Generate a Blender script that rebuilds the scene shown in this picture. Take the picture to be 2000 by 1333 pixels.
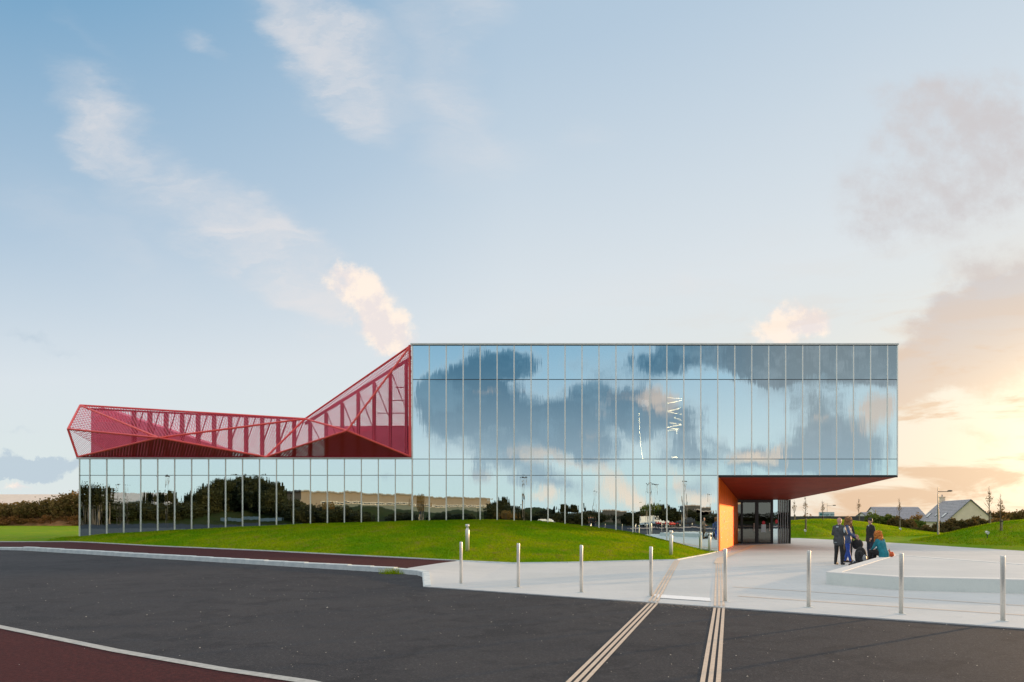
import bpy, bmesh, math, random
import numpy as np
from mathutils import Vector, Matrix, noise as mnoise
R = math.radians
random.seed(7); rng = np.random.default_rng(7)
for o in list(bpy.data.objects): bpy.data.objects.remove(o)
scene = bpy.context.scene
C = scene.collection

# ---------------------------------------------------------------- camera
FPX = 1333.0; X0 = 1158.0; Y0 = 1010.0; CZ = 1.75
cam = bpy.data.cameras.new('camera'); co = bpy.data.objects.new('camera', cam); C.objects.link(co)
co.location = (0, 0, CZ); co.rotation_euler = (R(90), 0, 0)
cam.sensor_width = 36; cam.lens = 24; cam.shift_x = -0.079; cam.shift_y = 0.172; cam.clip_end = 6000
scene.camera = co

# ---------------------------------------------------------------- node helpers
class NT:
    def __init__(s, tree): s.t = tree; s.n = tree.nodes; s.l = tree.links
    def node(s, typ, **kw):
        n = s.n.new(typ)
        for k, v in kw.items(): setattr(n, k, v)
        return n
    def put(s, sock, v):
        if v is None: return
        if hasattr(v, 'is_output'): s.l.new(v, sock)
        else:
            if isinstance(v, (tuple, list)) and len(v) == 3 and sock.type == 'RGBA': v = (*v, 1)
            sock.default_value = v
    def math(s, op, a, b=None, c=None, clamp=False):
        n = s.node('ShaderNodeMath', operation=op, use_clamp=clamp)
        for i, v in enumerate((a, b, c)): s.put(n.inputs[i], v)
        return n.outputs[0]
    def vmath(s, op, a, b=None, out=0):
        n = s.node('ShaderNodeVectorMath', operation=op)
        s.put(n.inputs[0], a)
        if b is not None:
            if op == 'SCALE': s.put(n.inputs['Scale'], b)
            else: s.put(n.inputs[1], b)
        return n.outputs[out]
    def mix(s, f, a, b, blend='MIX'):
        n = s.node('ShaderNodeMix', data_type='RGBA', blend_type=blend)
        s.put(n.inputs[0], f); s.put(n.inputs[6], a); s.put(n.inputs[7], b)
        return n.outputs[2]
    def smooth(s, v, a, b, c=0.0, d=1.0):
        n = s.node('ShaderNodeMapRange', interpolation_type='SMOOTHSTEP')
        s.put(n.inputs[0], v); s.put(n.inputs[1], a); s.put(n.inputs[2], b); s.put(n.inputs[3], c); s.put(n.inputs[4], d)
        return n.outputs[0]
    def ramp(s, f, stops):
        n = s.node('ShaderNodeValToRGB'); e = n.color_ramp.elements
        while len(e) < len(stops): e.new(0.5)
        for i, (p, c) in enumerate(stops):
            e[i].position = p; e[i].color = (*c, 1) if len(c) == 3 else c
        s.put(n.inputs[0], f); return n.outputs[0]
    def noise(s, vec, scale, detail=4, rough=.55, dist=0., col=False, dim='3D', w=None):
        n = s.node('ShaderNodeTexNoise', noise_dimensions=dim)
        s.put(n.inputs['Vector'], vec); n.inputs['Scale'].default_value = scale
        n.inputs['Detail'].default_value = detail; n.inputs['Roughness'].default_value = rough
        n.inputs['Distortion'].default_value = dist
        if w is not None: s.put(n.inputs['W'], w)
        return n.outputs[1 if col else 0]

# ---------------------------------------------------------------- sky
SUN_AZ = R(56); SUN_EL = R(5.5)
world = bpy.data.worlds.new("World"); scene.world = world; world.use_nodes = True
world.cycles.sampling_method = 'MANUAL'; world.cycles.sample_map_resolution = 1024
W = NT(world.node_tree); W.n.clear()
wo = W.node('ShaderNodeOutputWorld'); bg = W.node('ShaderNodeBackground'); W.l.new(bg.outputs[0], wo.inputs[0])
bg.inputs[1].default_value = 0.1
sky = W.node('ShaderNodeTexSky', sky_type='NISHITA'); sky.sun_disc = False
sky.sun_elevation = SUN_EL; sky.sun_rotation = SUN_AZ
tc = W.node('ShaderNodeTexCoord').outputs['Generated']
D = W.vmath('NORMALIZE', tc)
sx = W.node('ShaderNodeSeparateXYZ'); W.l.new(D, sx.inputs[0]); dx, dy, dz = sx.outputs
hz = W.math('MAXIMUM', W.math('SQRT', W.math('ADD', W.math('MULTIPLY', dx, dx), W.math('MULTIPLY', dy, dy))), .001)
cosaz = W.math('DIVIDE', W.math('ADD', W.math('MULTIPLY', dx, math.sin(SUN_AZ)), W.math('MULTIPLY', dy, math.cos(SUN_AZ))), hz)
el = W.math('MULTIPLY', W.math('ARCSINE', dz), 57.2958)
el = W.math('MAXIMUM', el, 0.)
g = W.ramp(W.math('MULTIPLY_ADD', cosaz, .5, .5), [(0, (.95,)*3), (.25, (.72,)*3), (.44, (.49,)*3), (.727, (.25,)*3), (.957, (.2,)*3)])
e = W.math('MULTIPLY', W.math('MULTIPLY', el, g), 4/70.)
grad = W.ramp(e, [(0, (.76, .83, .84)), (.10, (.74, .83, .84)), (.243, (.735, .805, .86)), (.48, (.47, .61, .753)), (.83, (.21, .41, .62)), (1, (.18, .37, .58))])
hi = W.smooth(el, 30., 52.)
# unseen cloud overhead and behind the camera, added extra bright to lift ambient light
hm_ = W.node('ShaderNodeMapping'); W.put(hm_.inputs[0], D); hm_.inputs['Scale'].default_value = (3, 3, 3)
hn = W.smooth(W.noise(hm_.outputs[0], 1.1, 6, .6, .4), .36, .56)
back_ = W.smooth(cosaz, -.1, -.7)
hi = W.math('MAXIMUM', W.math('MULTIPLY', hi, W.smooth(el, 34., 60.)), W.math('MULTIPLY', back_, W.smooth(el, 16., 32.)))
grad = W.mix(hi, grad, W.mix(hn, (.44, .58, .74), (1.36, 1.28, 1.16)))
# a share of the physical sky keeps the warm side of the horizon
nish = W.mix(1.0, sky.outputs[0], (.1, .1, .1), 'MULTIPLY')
base = W.mix(.06, grad, nish)
# warm glow towards the sun
ang = W.math('ARCCOSINE', W.math('MINIMUM', cosaz, .99999))
ga = W.math('EXPONENT', W.math('MULTIPLY', W.math('MULTIPLY', ang, ang), -1/(.66**2)))
ge = W.math('EXPONENT', W.math('MULTIPLY', W.math('MULTIPLY', el, el), -1/(11.**2)))
gw = W.math('MULTIPLY', ga, ge)
base = W.mix(W.math('MULTIPLY', gw, 1.6, clamp=True), base, (1.10, .82, .50))
ga2 = W.math('EXPONENT', W.math('MULTIPLY', W.math('MULTIPLY', ang, ang), -1/(.34**2)))
ge2 = W.math('EXPONENT', W.math('MULTIPLY', W.math('POWER', W.math('ABSOLUTE', W.math('SUBTRACT', el, 5.)), 2.), -1/(8.**2)))
core = W.math('MULTIPLY', ga2, ge2)
ga3 = W.math('EXPONENT', W.math('MULTIPLY', W.math('MULTIPLY', ang, ang), -1/(.95**2)))
ge3 = W.math('EXPONENT', W.math('MULTIPLY', W.math('MULTIPLY', el, el), -1/(26.**2)))
veil = W.math('MULTIPLY', ga3, ge3)
base = W.mix(W.math('MULTIPLY', veil, .55), base, (.84, .83, .80))
# cloud coordinates: direction divided by its north-south part
ay = W.math('MAXIMUM', W.math('ABSOLUTE', dy), .03)
cx_ = W.node('ShaderNodeCombineXYZ'); W.put(cx_.inputs[0], W.math('DIVIDE', dx, ay)); W.put(cx_.inputs[1], W.math('DIVIDE', dz, ay))
P = cx_.outputs[0]
fr = W.math('GREATER_THAN', dy, 0.)
def warp(scale, k, detail=6, rough=.6, stretch=None):
    v = P
    if stretch:
        m = W.node('ShaderNodeMapping'); W.put(m.inputs[0], P); m.inputs['Rotation'].default_value = (0, 0, stretch[0]); m.inputs['Scale'].default_value = (stretch[1], stretch[2], 1); v = m.outputs[0]
    n = W.noise(v, scale, detail, rough, col=True)
    return W.vmath('ADD', P, W.vmath('SCALE', W.vmath('SUBTRACT', n, (.5, .5, .5)), k))
def blobs(vec, lst):
    tot = None
    for (px, py, rx, ry, a, amp) in lst:
        m = W.node('ShaderNodeMapping', vector_type='TEXTURE'); W.put(m.inputs[0], vec)
        m.inputs['Location'].default_value = ((px-X0)/FPX, (Y0-py)/FPX, 0)
        m.inputs['Rotation'].default_value = (0, 0, R(a)); m.inputs['Scale'].default_value = (rx/FPX, ry/FPX, 1)
        gnode = W.node('ShaderNodeTexGradient', gradient_type='SPHERICAL'); W.put(gnode.inputs[0], m.outputs[0])
        tot = W.math('MULTIPLY', gnode.outputs['Fac'], amp) if tot is None else W.math('MULTIPLY_ADD', gnode.outputs['Fac'], amp, tot)
    return tot
PF = warp(4., .24, 9, .62, (R(40), .6, 1.5))
front_light = blobs(PF, [(640, 90, 240, 100, -46, 1.3), (710, 190, 140, 60, -50, 1.0), (850, 150, 280, 110, -62, .8), (930, 40, 110, 80, -40, 1.1), (560, 20, 200, 70, -30, .6),
    (190, 220, 170, 90, -42, 1.0), (330, 350, 330, 110, -40, 1.05), (480, 470, 260, 110, -38, 1.05), (600, 560, 190, 90, -32, 1.1), (260, 480, 300, 90, -40, .4), (980, 260, 160, 60, -35, .4), (385, 85, 60, 30, -30, .5), (1145, 255, 90, 60, 10, .42), (1330, 540, 60, 40, 30, .45),
    (180, 60, 160, 30, -55, .25), (60, 380, 160, 80, -40, .3), (1700, 150, 300, 90, 30, .22)])
PFs = warp(9., .10, 9, .66)
front_puff = blobs(PFs, [(725, 600, 120, 70, -38, 1.9), (765, 645, 100, 54, -45, 1.5), (680, 560, 80, 50, -20, 1.1), (1545, 640, 85, 66, 0, 1.9), (1500, 650, 64, 40, 0, 1.4), (1595, 640, 56, 48, 0, 1.5), (40, 945, 45, 12, 0, 1.4)])
front_grey = blobs(PF, [(1880, 690, 220, 110, 10, 1.2), (1960, 620, 220, 170, 20, 1.0), (1800, 730, 130, 80, 30, .9), (1830, 330, 270, 260, 60, .6), (1940, 230, 240, 260, 60, .55), (1740, 430, 120, 130, 60, .35), (1900, 840, 120, 45, 5, .8), (2060, 560, 200, 160, 0, .8)])
front_low = blobs(PFs, [(60, 915, 150, 24, 0, 1.5), (-60, 905, 200, 30, 0, 1.5), (60, 655, 120, 26, -20, .5), (30, 850, 120, 24, -10, .4), (-40, 985, 240, 26, 0, .8), (120, 700, 120, 20, -12, .4)])
nz = W.noise(P, 9, 8, .62)
nz_mid = W.math('SUBTRACT', W.noise(P, 4.5, 7, .6, .3), .5)
def dens(b, lo, hi_, k):
    return W.smooth(W.math('MULTIPLY_ADD', W.math('SUBTRACT', nz, .5), k, b), lo, hi_)
col = base
ms = W.node('ShaderNodeMapping'); W.put(ms.inputs[0], PF); ms.inputs['Rotation'].default_value = (0, 0, R(42)); ms.inputs['Scale'].default_value = (2.2, 6.5, 1)
wis = W.smooth(W.noise(ms.outputs[0], 1.6, 9, .62, .3), .34, .68)
dl = W.math('MULTIPLY', W.math('MULTIPLY', W.smooth(front_light, 0., 1.15), W.math('MULTIPLY_ADD', wis, .75, .25)), .78)
col = W.mix(W.math('MULTIPLY', dl, fr), col, W.mix(e, (.84, .80, .79), (.74, .73, .75)))
nfg = W.noise(P, 20, 9, .66)
dg = W.math('MULTIPLY', W.math('MULTIPLY', W.smooth(W.math('MULTIPLY_ADD', W.math('SUBTRACT', W.math('MULTIPLY_ADD', nz, .6, W.math('MULTIPLY', nfg, .4)), .5), 3.0, front_grey), .15, 1.1), .88), W.smooth(front_grey, 0., .55))
warmlow = W.smooth(el, 3., 19., 1., 0.)
gcol = W.mix(warmlow, (.62, .59, .60), (.78, .56, .40))
col = W.mix(W.math('MULTIPLY', dg, fr), col, gcol)
dlo = W.math('MULTIPLY', W.math('MULTIPLY', dens(front_low, .2, .7, .4), .75), W.smooth(front_low, 0., .15))
col = W.mix(W.math('MULTIPLY', dlo, fr), col, (.47, .58, .68))
nf = nfg
dp = W.math('MULTIPLY', W.smooth(W.math('MULTIPLY_ADD', W.math('SUBTRACT', W.math('MULTIPLY_ADD', nf, .5, W.math('MULTIPLY', nz, .5)), .5), 4.2, front_puff), .2, 1.6), W.math('MULTIPLY', W.smooth(front_puff, 0., .9), .95))
col = W.mix(W.math('MULTIPLY', dp, fr), col, W.mix(W.smooth(nf, .42, .58), (.86, .78, .76), (1.04, .90, .78)))
# streaky orange cloud bands low in the west, all round the glow
mb = W.node('ShaderNodeMapping'); W.put(mb.inputs[0], D); mb.inputs['Scale'].default_value = (2.2, 2.2, 9)
bands = W.smooth(W.noise(mb.outputs[0], 2.4, 7, .62, .5),   .46, .60)
bands = W.math('MULTIPLY', W.math('MULTIPLY', bands, W.math('MULTIPLY', gw, 2.6, clamp=True)), .9)
col = W.mix(bands, col, (.80, .55, .36))
# clouds in the east, behind the camera
PR = warp(7., .12, 9, .64)
rear_dark = blobs(PR, [(900, 820, 150, 90, 0, .8), (1060, 830, 170, 90, -12, .8), (1230, 800, 170, 100, 0, .8), (960, 720, 130, 70, 0, .8), (1120, 700, 100, 50, 0, .5), (1560, 760, 160, 60, -10, .7), (1690, 860, 130, 110, 0, .7), (1470, 915, 160, 50, 0, .8), (858, 790, 68, 68, 0, 1.3), (920, 800, 90, 55, 0, 1.2), (1000, 800, 120, 50, -8, 1.2), (1090, 848, 120, 50, -14, 1.2), (1165, 880, 90, 40, -10, 1.0),
    (985, 712, 85, 42, 0, 1.3), (930, 738, 80, 34, 10, .8), (1180, 790, 90, 60, -10, 1.3), (1265, 810, 100, 62, 0, 1.3), (1340, 835, 62, 36, -15, 1.0), (1460, 692, 260, 60, 0, 1.9), (1640, 695, 260, 70, 0, 2.2), (1790, 705, 240, 80, 0, 2.2),
    (1300, 690, 110, 34, 0, .7), (880, 760, 90, 60, 20, .6), (1010, 880, 120, 60, -20, .7), (1330, 880, 110, 50, 0, .6), (1560, 870, 120, 70, 0, .7), (1240, 720, 120, 40, 0, .5), (1370, 880, 60, 34, 0, .9), (1500, 905, 110, 40, 0, .9), (1640, 880, 110, 70, 0, .9), (1590, 800, 70, 60, 0, .8), (1100, 940, 110, 30, -8, .9), (945, 915, 36, 40, 0, .7), (770, 938, 50, 16, 0, .6), (1330, 955, 120, 36, 0, .9),
    (400, 700, 200, 60, -10, .9), (100, 600, 260, 70, 0, 1.), (1900, 600, 300, 90, 10, 1.2), (1000, 400, 400, 90, 0, .8)])
rear_lit = blobs(warp(9., .09, 9, .65), [(1210, 770, 40, 22, 0, .7), (1130, 905, 90, 26, -5, .9), (1010, 760, 40, 20, 0, .6), (1290, 780, 46, 40, 0, .9), (1205, 955, 70, 56, -20, 1.7), (1240, 985, 62, 30, 0, 1.2), (1075, 965, 40, 24, 0, 1.2), (1355, 975, 56, 30, 0, 1.4), (1318, 945, 34, 44, 0, 1.1), (1400, 985, 40, 26, 0, 1.0), (1440, 890, 48, 26, 0, 1.5), (1485, 893, 36, 22, 0, 1.5), (1515, 885, 26, 22, 0, 1.2),
    (1700, 815, 40, 60, 0, 1.4), (1730, 790, 44, 54, 0, 1.3), (1600, 820, 30, 26, 0, .8), (1270, 770, 60, 30, -20, .95), (1300, 800, 46, 30, 0, .8), (1185, 800, 40, 30, 0, .5), (1050, 890, 80, 26, -10, .95), (950, 772, 44, 18, 0, .8), (950, 930, 30, 30, 0, .6), (1150, 860, 60, 24, 0, .6)])
rear_dark = W.math('MULTIPLY', rear_dark, 1.35)
rr = W.math('SUBTRACT', 1., fr)
nb = W.math('SUBTRACT', W.math('MULTIPLY_ADD', nf, .4, W.math('MULTIPLY', nz, .6)), .5)
rd = W.math('MULTIPLY', W.smooth(W.math('MULTIPLY_ADD', nz_mid, 1.5, W.math('MULTIPLY_ADD', nb, 3.4, rear_dark)), -.05, 1.55), W.smooth(rear_dark, 0., .7))
rimmed = W.smooth(rd, .1, .85)
col = W.mix(W.math('MULTIPLY', W.math('MULTIPLY', rd, rr), .92), col, W.mix(rimmed, W.mix(nz, (.40, .50, .60), (.66, .60, .62)), W.mix(W.smooth(el, 0., 14.), (.44, .50, .58), W.mix(W.smooth(nb, -.02, .10), W.mix(W.smooth(dx, .05, .3), (.06, .155, .25), (.23, .235, .26)), W.mix(W.smooth(dx, .05, .3), (.13, .25, .36), (.33, .33, .36))))))
rl = W.math('MULTIPLY', W.smooth(W.math('MULTIPLY_ADD', nb, 3.4, rear_lit), .1, 1.6), W.smooth(rear_lit, 0., .7))
col = W.mix(W.math('MULTIPLY', W.math('MULTIPLY', rl, rr), .9), col, W.mix(W.smooth(el, 0., 11.), (1.12, .82, .66), (.74, .56, .50)))
# sun's own halo
col = W.mix(W.math('MULTIPLY', W.math('MULTIPLY', core, W.math('SUBTRACT', 1., W.math('MULTIPLY', bands, .6))), 2.0, clamp=True), col, W.mix(core, (1.45, 1.22, .82), (4.5, 3.0, 1.7)))
# everything is held ten times up because the background strength is 0.1
col = W.vmath('SCALE', col, 10.)
W.l.new(col, bg.inputs[0])

sun = bpy.data.lights.new('sun', 'SUN'); sun.energy = 4.8; sun.angle = R(1.0); sun.color = (1., .62, .30)
so = bpy.data.objects.new('sun', sun); C.objects.link(so)
sdir = Vector((math.sin(SUN_AZ)*math.cos(SUN_EL), math.cos(SUN_AZ)*math.cos(SUN_EL), math.sin(SUN_EL)))
so.rotation_euler = sdir.to_track_quat('Z', 'Y').to_euler()

scene.view_settings.view_transform = 'Standard'; scene.view_settings.look = 'None'
scene.view_settings.gamma = 1; scene.view_settings.use_curve_mapping = False
scene.view_settings.exposure = 0.0
scene.render.engine = 'CYCLES'
scene.cycles.max_bounces = 8; scene.cycles.transparent_max_bounces = 24
scene.cycles.caustics_reflective = False; scene.cycles.caustics_refractive = False

# ---------------------------------------------------------------- materials
def mat(name, color, rough=.6, metal=0., var=.0, vscale=4., bump=0., bscale=40., spec=.5, col2=None, detail=6, emit=None, estr=0., stretch=None, thin=False):
    m = bpy.data.materials.new(name); m.use_nodes = True; T = NT(m.node_tree)
    b = T.n['Principled BSDF']; b.inputs['Roughness'].default_value = rough; b.inputs['Metallic'].default_value = metal
    b.inputs['Specular IOR Level'].default_value = spec
    c = (*color, 1)
    co_ = T.node('ShaderNodeTexCoord').outputs['Object']
    if stretch:
        mp = T.node('ShaderNodeMapping'); T.put(mp.inputs[0], co_); mp.inputs['Scale'].default_value = stretch; co_ = mp.outputs[0]
    if var or col2:
        n = T.noise(co_, vscale, detail, .6)
        c2 = (*(col2 or [x*(1-var) for x in color]), 1); c1 = (*(color if col2 else [min(1, x*(1+var)) for x in color]), 1)
        T.put(b.inputs['Base Color'], T.mix(T.smooth(n, .33, .67), c1, c2))
    else: b.inputs['Base Color'].default_value = c
    if bump:
        bn = T.node('ShaderNodeBump'); bn.inputs['Strength'].default_value = bump; bn.inputs['Distance'].default_value = .02
        T.put(bn.inputs['Height'], T.noise(co_, bscale, 5, .6)); T.l.new(bn.outputs[0], b.inputs['Normal'])
    if emit: b.inputs['Emission Color'].default_value = (*emit, 1); b.inputs['Emission Strength'].default_value = estr
    return m

M = {}
M['steel'] = mat('brushed_steel', (.82, .78, .71), .36, .45, .06, 30)
M['mullion'] = mat('cream_aluminium', (.98, .93, .83), .34, .55, .03, 8)
M['transom'] = mat('dark_gasket', (.035, .04, .045), .5)
M['coping'] = mat('pale_coping', (.72, .70, .64), .45, .2, .05, 3)
M['dark_metal'] = mat('dark_metal', (.025, .022, .02), .4, .3)
M['cladding'] = mat('dark_cladding', (.06, .065, .07), .5, .2, .1, 2)
M['interior'] = mat('interior_dark', (.05, .048, .045), .8, 0, .2, 1)
M['interior_floor'] = mat('interior_floor', (.12, .11, .10), .6)
M['red_tube'] = mat('red_paint_tube', (.97, .10, .085), .42, 0, .06, 3)
M['red_dark'] = mat('red_paint_post', (.52, .03, .05), .5, 0, .08, 3)
M['red_panel'] = mat('red_cladding_panel', (.97, .20, .28), .55, 0, .1, 2)
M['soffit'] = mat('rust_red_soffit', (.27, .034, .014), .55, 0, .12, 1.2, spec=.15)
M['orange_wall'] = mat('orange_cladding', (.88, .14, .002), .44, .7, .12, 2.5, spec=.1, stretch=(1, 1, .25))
M['wall_print'] = mat('pale_print', (.85, .60, .50), .5)
M['kerb'] = mat('kerb_concrete', (.76, .79, .77), .75, 0, .0, 3.5, .15, 60, col2=(.60, .65, .65))
M['red_path'] = mat('dark_red_asphalt', (.085, .021, .021), .95, 0, 0, 22, .4, 60, col2=(.045, .013, .014), spec=.2)
M['tac'] = mat('beige_tactile', (.66, .52, .40), .7, 0, .08, 20)
M['faded'] = mat('faded_line', (.72, .58, .46), .75, 0, .1, 4)
M['white_paint'] = mat('white_road_paint', (.97, .97, .97), .6)
M['stripe'] = mat('grey_flush_kerb', (.44, .44, .42), .8, 0, .15, 12)
M['trunk'] = mat('bark', (.16, .11, .07), .9, 0, .3, 10)
M['stake'] = mat('pale_stake_timber', (.34, .27, .18), .8, 0, .2, 10)
M['slate'] = mat('grey_roof_slate', (.36, .34, .36), .6, 0, .15, 3)
M['render'] = mat('cream_render', (.97, .76, .60), .8, 0, .04, 1.5)
M['white_wall'] = mat('white_render', (.85, .80, .72), .8, 0, .06, 1.5)
M['fence'] = mat('grey_fence', (.075, .065, .07), .7, 0, .15, 1)
M['lamp_grey'] = mat('lamp_grey', (.30, .30, .31), .45, .4)
M['lamp_dark'] = mat('lamp_dark', (.06, .06, .065), .5, .3)
M['white_plastic'] = mat('white_plastic', (.75, .75, .73), .4)
M['board'] = mat('pale_board', (.62, .72, .72), .5)
M['teal'] = mat('teal_print', (.03, .22, .20), .5)
M['soil'] = mat('bank_soil', (.34, .16, .07), .95, 0, 0, 1.2, .6, 4, col2=(.20, .11, .045), spec=.1)
M['skin'] = mat('skin', (.55, .30, .22), .55)
M['black_cloth'] = mat('black_cloth', (.018, .017, .018), .75, 0, .2, 20)
M['grey_jacket'] = mat('charcoal_jacket', (.05, .052, .058), .6, 0, .25, 10)
M['grey_patch'] = mat('grey_patch', (.38, .44, .48), .5)
M['blue_suit'] = mat('blue_suit', (.02, .07, .36), .6, 0, .15, 12)
M['blue_grey'] = mat('blue_grey_suit', (.10, .12, .17), .6, 0, .3, 7, col2=(.03, .07, .24))
M['cream_cloth'] = mat('cream_cloth', (.62, .60, .42), .7)
M['jeans'] = mat('dark_jeans', (.02, .027, .05), .8, 0, .2, 14)
M['teal_cloth'] = mat('teal_cloth', (.01, .19, .24), .75, 0, .18, 9)
M['hair_red'] = mat('curly_red_hair', (.72, .27, .05), .45, 0, .4, 18)
M['hair_brown'] = mat('curly_brown_hair', (.42, .22, .09), .5, 0, .35, 18)
M['hair_dark'] = mat('dark_hair', (.02, .014, .011), .5)
M['orange_cloth'] = mat('orange_cloth', (.65, .09, .015), .6, 0, .2, 8)
M['yellow'] = mat('yellow_strap', (.65, .42, .05), .6)
M['shoe'] = mat('shoe_black', (.02, .02, .02), .5)
M['car_white'] = mat('white_car_paint', (.72, .75, .78), .2, 0)
M['car_dark'] = mat('black_car_paint', (.02, .022, .03), .15, 0)
M['bike_red'] = mat('red_bike_paint', (.40, .02, .02), .25)
M['tyre'] = mat('tyre', (.02, .02, .02), .8)
M['car_glass'] = mat('car_glass', (.02, .025, .03), .05, 0, spec=.8)
M['beige_clad'] = mat('beige_cladding', (.17, .15, .13), .6, 0, .06, 1)
M['green_clad'] = mat('green_grey_cladding', (.09, .11, .10), .5, 0, .06, 1)
M['grey_roof'] = mat('grey_sheet_roof', (.20, .21, .22), .5)
M['blue_metal'] = mat('blue_metal', (.05, .09, .15), .4)
M['led'] = mat('led_tube', (1, .8, .5), .5, emit=(1., .72, .38), estr=32)
M['led_soft'] = mat('warm_lamp', (1, .8, .5), .5, emit=(1., .62, .2), estr=5)
M['white_box'] = mat('white_unit', (.8, .8, .8), .5, emit=(.8, .85, .9), estr=2.2)

def concrete(name, c1, c2, c3):
    m = bpy.data.materials.new(name); m.use_nodes = True; T = NT(m.node_tree); b = T.n['Principled BSDF']
    co_ = T.node('ShaderNodeTexCoord').outputs['Object']
    n1 = T.noise(co_, .35, 5, .6, .4); n2 = T.noise(co_, 3.2, 6, .62); n3 = T.noise(co_, 70, 3, .6)
    mp = T.node('ShaderNodeMapping'); T.put(mp.inputs[0], co_); mp.inputs['Rotation'].default_value = (0, 0, R(31)); mp.inputs['Scale'].default_value = (.25, 2.4, 1)
    n4 = T.noise(mp.outputs[0], 1.2, 5, .6)
    c = T.mix(T.smooth(n1, .35, .65), (*c1, 1), (*c2, 1))
    c = T.mix(W_ := T.math('MULTIPLY', T.smooth(n2, .52, .75), .35), c, (*c3, 1))
    c = T.mix(T.math('MULTIPLY', T.smooth(n4, .5, .75), .28), c, (*c3, 1))
    c = T.mix(T.math('MULTIPLY', T.smooth(n3, .45, .7), .12), c, (.25, .25, .25, 1))
    T.put(b.inputs['Base Color'], c); b.inputs['Roughness'].default_value = .62; b.inputs['Specular IOR Level'].default_value = .35
    bn = T.node('ShaderNodeBump'); bn.inputs['Strength'].default_value = .12; bn.inputs['Distance'].default_value = .01
    T.put(bn.inputs['Height'], T.noise(co_, 45, 6, .7)); T.l.new(bn.outputs[0], b.inputs['Normal'])
    return m
M['concrete'] = concrete('smooth_concrete', (.67, .67, .66), (.60, .61, .605), (.49, .50, .50))
M['plinth'] = concrete('bench_concrete', (.74, .76, .71), (.68, .71, .67), (.56, .60, .56))
M['rim'] = concrete('pale_rim', (.80, .79, .76), (.76, .75, .73), (.68, .67, .65))

def asphalt():
    m = bpy.data.materials.new('dark_asphalt'); m.use_nodes = True; T = NT(m.node_tree); b = T.n['Principled BSDF']
    co_ = T.node('ShaderNodeTexCoord').outputs['Object']
    n1 = T.noise(co_, .25, 5, .6, .5); n3 = T.noise(co_, 34, 5, .8)
    mp = T.node('ShaderNodeMapping'); T.put(mp.inputs[0], co_); mp.inputs['Rotation'].default_value = (0, 0, R(31)); mp.inputs['Scale'].default_value = (.12, 1.6, 1)
    n4 = T.noise(mp.outputs[0], 1.5, 5, .6)
    v = T.node('ShaderNodeTexVoronoi'); T.put(v.inputs[0], co_); v.inputs['Scale'].default_value = 26
    c = T.mix(T.smooth(n1, .3, .7), (.036, .036, .041, 1), (.052, .050, .053, 1))
    c = T.mix(T.math('MULTIPLY', T.smooth(n4, .45, .75), .5), c, (.048, .048, .054, 1))
    c = T.mix(T.math('MULTIPLY', T.smooth(n3, .50, .68), .75), c, (.12, .118, .122, 1))
    c = T.mix(T.math('MULTIPLY', T.smooth(v.outputs['Distance'], .10, .04), T.smooth(T.noise(co_, 7, 2), .52, .6)), c, (.30, .29, .28, 1))
    c = T.mix(T.math('MULTIPLY', T.smooth(T.noise(co_, .9, 7, .7, 1.2), .48, .62), .55), c, (.024, .024, .028, 1))
    c = T.mix(T.math('MULTIPLY', T.smooth(T.noise(co_, 260, 2, .5), .60, .7), .8), c, (.16, .155, .15, 1))
    T.put(b.inputs['Base Color'], c); b.inputs['Roughness'].default_value = .8; b.inputs['Specular IOR Level'].default_value = .15
    bn = T.node('ShaderNodeBump'); bn.inputs['Strength'].default_value = .5; bn.inputs['Distance'].default_value = .008
    T.put(bn.inputs['Height'], T.noise(co_, 120, 4, .8)); T.l.new(bn.outputs[0], b.inputs['Normal'])
    return m
M['asphalt'] = asphalt()

def grass_mat(name, a, b_, dry, fine=22, tr=0):
    m = bpy.data.materials.new(name); m.use_nodes = True; T = NT(m.node_tree); b = T.n['Principled BSDF']
    co_ = T.node('ShaderNodeTexCoord').outputs['Object']
    n1 = T.noise(co_, .45, 5, .6, .4); n2 = T.noise(co_, 2.2, 6, .65); n3 = T.noise(co_, fine, 5, .7)
    c = T.mix(T.smooth(n1, .3, .7), (*a, 1), (*b_, 1))
    c = T.mix(T.math('MULTIPLY', T.smooth(n3, .38, .66), .75), c, (a[0]*.32, a[1]*.36, a[2]*.5, 1))
    c = T.mix(T.math('MULTIPLY', T.smooth(n2, .50, .66), T.math('MULTIPLY_ADD', T.smooth(n1, .42, .6), .5, .1)), c, (*dry, 1))
    T.put(b.inputs['Base Color'], c); b.inputs['Roughness'].default_value = .75; b.inputs['Specular IOR Level'].default_value = .03
    bn = T.node('ShaderNodeBump'); bn.inputs['Strength'].default_value = .7; bn.inputs['Distance'].default_value = .05
    T.put(bn.inputs['Height'], T.noise(co_, fine*.6, 6, .75)); T.l.new(bn.outputs[0], b.inputs['Normal'])
    if tr:
        tl = T.node('ShaderNodeBsdfTranslucent'); T.put(tl.inputs[0], c); mx = T.node('ShaderNodeMixShader'); mx.inputs[0].default_value = tr
        T.l.new(b.outputs[0], mx.inputs[1]); T.l.new(tl.outputs[0], mx.inputs[2]); T.l.new(mx.outputs[0], T.n['Material Output'].inputs[0])
    return m
M['grass'] = grass_mat('lawn', (.16, .34, .003), (.34, .41, .004), (.28, .20, .06))
M['grass_far'] = grass_mat('far_lawn', (.10, .16, .012), (.14, .17, .012), (.16, .13, .05), 5)
M['blade'] = grass_mat('grass_blades', (.22, .46, .003), (.56, .60, .005), (.42, .30, .10), 9, .45)
M['grass_rear'] = grass_mat('rear_lawn', (.022, .036, .008), (.032, .036, .012), (.05, .035, .02), 5)
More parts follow.
